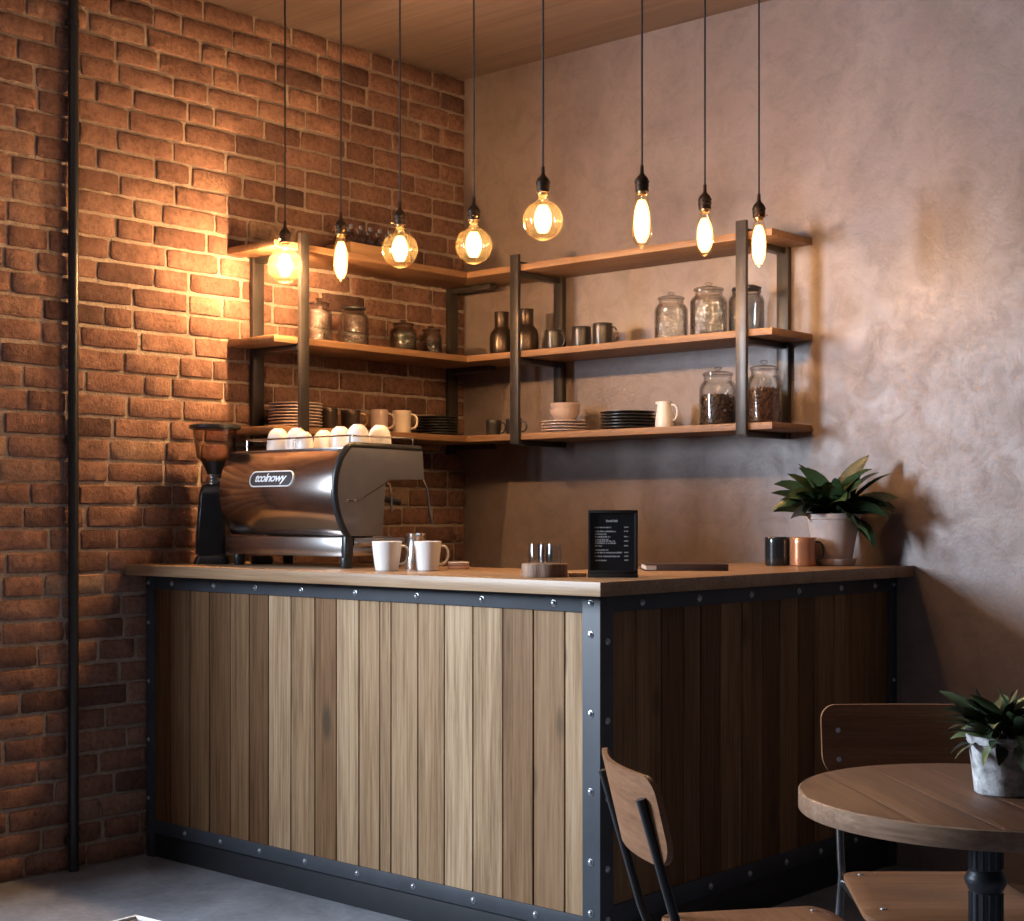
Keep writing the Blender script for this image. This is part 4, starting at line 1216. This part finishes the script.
# pot on the table
qx, qy = 3.626, -2.308
t = thing('potted_plant', 'small bushy plant in a whitewashed metal pot on the round table', 'potted plant', (qx, qy, TZ))
b = MB(); b.lathe([(0, 0), (0.052, 0), (0.055, 0.003), (0.060, 0.050), (0.066, 0.096), (0.070, 0.098), (0.071, 0.112), (0.068, 0.113), (0.063, 0.098), (0, 0.094)], 36); b.obj('pot', M_zinc, t)
b = MB(); b.lathe([(0, 0.094), (0.0625, 0.097), (0.04, 0.104), (0, 0.107)], 24); b.obj('soil', M_soil, t)
b = MB(); r_ = random.Random(5)
for k in range(95):
    az = r_.uniform(0, 2 * PI); el = r_.uniform(-0.05, 1.25)
    leaf(b, (r_.uniform(-0.03, 0.03), r_.uniform(-0.03, 0.03), 0.100), az, el, r_.uniform(0.080, 0.150), r_.uniform(0.018, 0.026), r_.uniform(0.5, 1.5), r_.random() ** 1.3, None, 0.3, 6, 0.3, r_.uniform(-0.8, 0.8))
b.obj('foliage', M_leaf2, t, angle=60, fix=False)


# ------------------------------------------------------------------ chairs
def chair(label, loc, rz, frame_mat, ztop=0.83, lean=0.09, bh=0.175, curve=0.035):
    """cafe chair facing local +x, plywood seat and back on a bent tube frame"""
    t = thing('cafe_chair', label, 'chair', loc, rz, 'plywood cafe chairs round the table')
    # seat: rounded trapezoid, wider at the front, dipping slightly
    out = []
    nc = 6
    cr = 0.045
    corners = [(-0.19, -0.175), (0.20, -0.200), (0.20, 0.200), (-0.19, 0.175)]
    for i, (cx_, cy_) in enumerate(corners):
        sx_ = 1 if cx_ > 0 else -1; sy_ = 1 if cy_ > 0 else -1
        ox_, oy_ = cx_ - sx_ * cr, cy_ - sy_ * cr
        a0 = [180, 270, 0, 90][i]
        for k in range(nc + 1):
            a = math.radians(a0 + 90 * k / nc); out.append((ox_ + cr * math.cos(a), oy_ + cr * math.sin(a)))
    def seat_z(x, y): return 0.450 - 0.010 * math.exp(-((x + 0.02) / 0.11) ** 2 - (y / 0.13) ** 2) - 0.014 * max(0, (x - 0.10) / 0.10) ** 2
    b = MB(); n = len(out)
    rings_ = [1.0, 0.97, 0.8, 0.55, 0.28]
    vs = []; fs = []
    for s in rings_:
        vs += [(x * s, y * s, seat_z(x * s, y * s) - (0.002 if s == 1.0 else 0)) for x, y in out]
    vs.append((0, 0, seat_z(0, 0)))
    for i in range(len(rings_) - 1):
        for k in range(n): fs.append([i * n + k, i * n + (k + 1) % n, (i + 1) * n + (k + 1) % n, (i + 1) * n + k])
    i = len(rings_) - 1
    for k in range(n): fs.append([i * n + k, i * n + (k + 1) % n, len(rings_) * n])
    base = len(vs)
    vs += [(x, y, seat_z(x, y) - 0.014) for x, y in out]; vs.append((0, 0, seat_z(0, 0) - 0.014))
    for k in range(n):
        fs.append([k, (k + 1) % n, base + (k + 1) % n, base + k]); fs.append([base + k, base + (k + 1) % n, base + n])
    b.add(vs, fs); seat = b.obj('seat', M_ply, t)
    for x, y in ((-0.155, -0.135), (-0.155, 0.135), (0.145, -0.155), (0.145, 0.155)):
        b = MB(); b.lathe([(0.0065, 0), (0.006, 0.002), (0, 0.003)], 10, (x, y, seat_z(x, y) - 0.0005)); b.obj('rivet', M_bolt, seat)
    # backrest: curved in plan, rounded corners
    hw_ = 0.205; zc = ztop - bh / 2
    def bx_(y, z): return -0.215 - lean * (z - 0.45) / 0.38 - curve * (1 - (y / hw_) ** 2)
    o2_ = []
    for cx_, cy_, a0 in ((hw_ - 0.035, bh / 2 - 0.035, 0), (-hw_ + 0.035, bh / 2 - 0.035, 90), (-hw_ + 0.035, -bh / 2 + 0.060, 180), (hw_ - 0.035, -bh / 2 + 0.060, 270)):
        rr = 0.035 if a0 < 180 else 0.060
        ccx = cx_ if a0 < 180 else (hw_ - 0.060) * (1 if cx_ > 0 else -1)
        for k in range(7):
            a = math.radians(a0 + 15 * k); o2_.append((ccx + rr * math.cos(a), cy_ + rr * math.sin(a)))
    # fill as a column grid clipped to the outline
    def zlim(y):
        ay = abs(y)
        top = bh / 2 if ay < hw_ - 0.035 else bh / 2 - 0.035 + math.sqrt(max(0, 0.035 ** 2 - (ay - hw_ + 0.035) ** 2))
        bot = -bh / 2 if ay < hw_ - 0.060 else -bh / 2 + 0.060 - math.sqrt(max(0, 0.060 ** 2 - (ay - hw_ + 0.060) ** 2))
        return zc + bot, zc + top
    b = MB(); NY = 40; NZ = 6
    ysamp = [hw_ * math.sin(PI / 2 * (2 * k / NY - 1)) for k in range(NY + 1)]
    vs = []; fs = []
    for sgn in (0, 1):
        for y in ysamp:
            lo_, hi_ = zlim(y)
            for k in range(NZ + 1):
                z = lo_ + (hi_ - lo_) * k / NZ
                vs.append((bx_(y, z) + (0.012 if sgn else 0), y, z))
    m_ = (NY + 1) * (NZ + 1)
    for i in range(NY):
        for k in range(NZ):
            a = i * (NZ + 1) + k
            fs.append([a, a + NZ + 1, a + NZ + 2, a + 1]); fs.append([m_ + a, m_ + a + 1, m_ + a + NZ + 2, m_ + a + NZ + 1])
        for k in (0, NZ):
            a = i * (NZ + 1) + k
            fs.append([a, a + NZ + 1, m_ + a + NZ + 1, m_ + a])
    for i in (0, NY):
        for k in range(NZ):
            a = i * (NZ + 1) + k
            fs.append([a, a + 1, m_ + a + 1, m_ + a])
    b.add(vs, fs); back = b.obj('backrest', M_ply, t)
    yb_ = 0.165
    for y in (-yb_, yb_):
        for z in (zc + 0.028, zc - 0.040):
            b = MB(); b.M = Matrix.Translation((bx_(y, z) + 0.012, y, z)) @ Matrix.Rotation(PI / 2, 4, 'Y')
            b.lathe([(0.0065, 0), (0.006, 0.002), (0, 0.003)], 10); b.obj('rivet', M_bolt, back)
    # frame
    for s in (-1, 1):
        y = s * yb_
        zt_ = ztop - 0.045
        pts = [(bx_(y, zt_) - 0.009, y, zt_), (-0.226, y, 0.470), (-0.213, y, 0.435), (-0.216, y * 1.06, 0.30), (-0.250, y * 1.15, 0.0)]
        b = MB(); b.tube(pts, 0.0095, 12); b.obj('rear_leg', frame_mat, t)
        pts = [(-0.205, y * 0.98, 0.418), (0.05, y * 1.02, 0.416), (0.135, y * 1.04, 0.412), (0.170, y * 1.06, 0.395), (0.186, y * 1.08, 0.350), (0.215, y * 1.15, 0.0)]
        b = MB(); b.tube(pts, 0.0095, 12); b.obj('front_leg', frame_mat, t)
    b = MB()
    b.tube([(0.10, -yb_ * 1.03, 0.414), (0.10, yb_ * 1.03, 0.414)], 0.008, 10); b.tube([(-0.19, -yb_, 0.418), (-0.19, yb_, 0.418)], 0.008, 10)
    for yy in (-0.10, 0.10):
        b.tube([(0.10, yy, 0.421), (-0.15, yy, 0.421)], 0.006, 8)
    b.obj('seat_frame', frame_mat, t)
    return t


M_tube_dark = plain('black_tube', (0.012, 0.012, 0.014), 0.28, 0.2)
M_tube = plain('satin_tube', (0.20, 0.20, 0.21), 0.22, 0.95)
chair('plywood cafe chair on a black tube frame seen from behind, beside the counter corner', (3.225, -2.502, 0), math.atan2(0.774, 0.633), M_tube_dark, ztop=0.80)
chair('plywood cafe chair on a satin tube frame facing forward behind the round table', (3.321, -1.970, 0), math.atan2(-0.746, 0.666), M_tube, ztop=0.83, lean=0.06, curve=0.014)

# low stool whose corner just enters the picture
t = thing('low_stool', 'low square stool with pale rim and dark woven top on the floor', 'stool', (2.346, -3.429, 0), 0.0)
# corner of the square points to the far side
A = 0.17
t.rotation_euler = (0, 0, YAW + math.radians(45 + 8)); 
b = MB(); b.box(-A, A, -A, -A + 0.009, 0.415, 0.450, 0.003); b.box(-A, A, A - 0.009, A, 0.415, 0.450, 0.003); b.box(-A, -A + 0.009, -A + 0.009, A - 0.009, 0.415, 0.450, 0.003); b.box(A - 0.009, A, -A + 0.009, A - 0.009, 0.415, 0.450, 0.003); b.obj('seat_rim', M_rim, t)
b = MB()
for k in range(20):
    yy = -A + 0.0095 + k * (2 * A - 0.019) / 20
    b.box(-A + 0.009, A - 0.009, yy, yy + 0.0150, 0.430, 0.445, 0.005, 2)
b.obj('woven_seat', M_weave, t)
for sx_ in (-1, 1):
    for sy_ in (-1, 1):
        b = MB(); b.box(sx_ * (A - 0.018) - 0.014, sx_ * (A - 0.018) + 0.014, sy_ * (A - 0.018) - 0.014, sy_ * (A - 0.018) + 0.014, 0, 0.414, 0.003); b.obj('leg', M_rim, t)
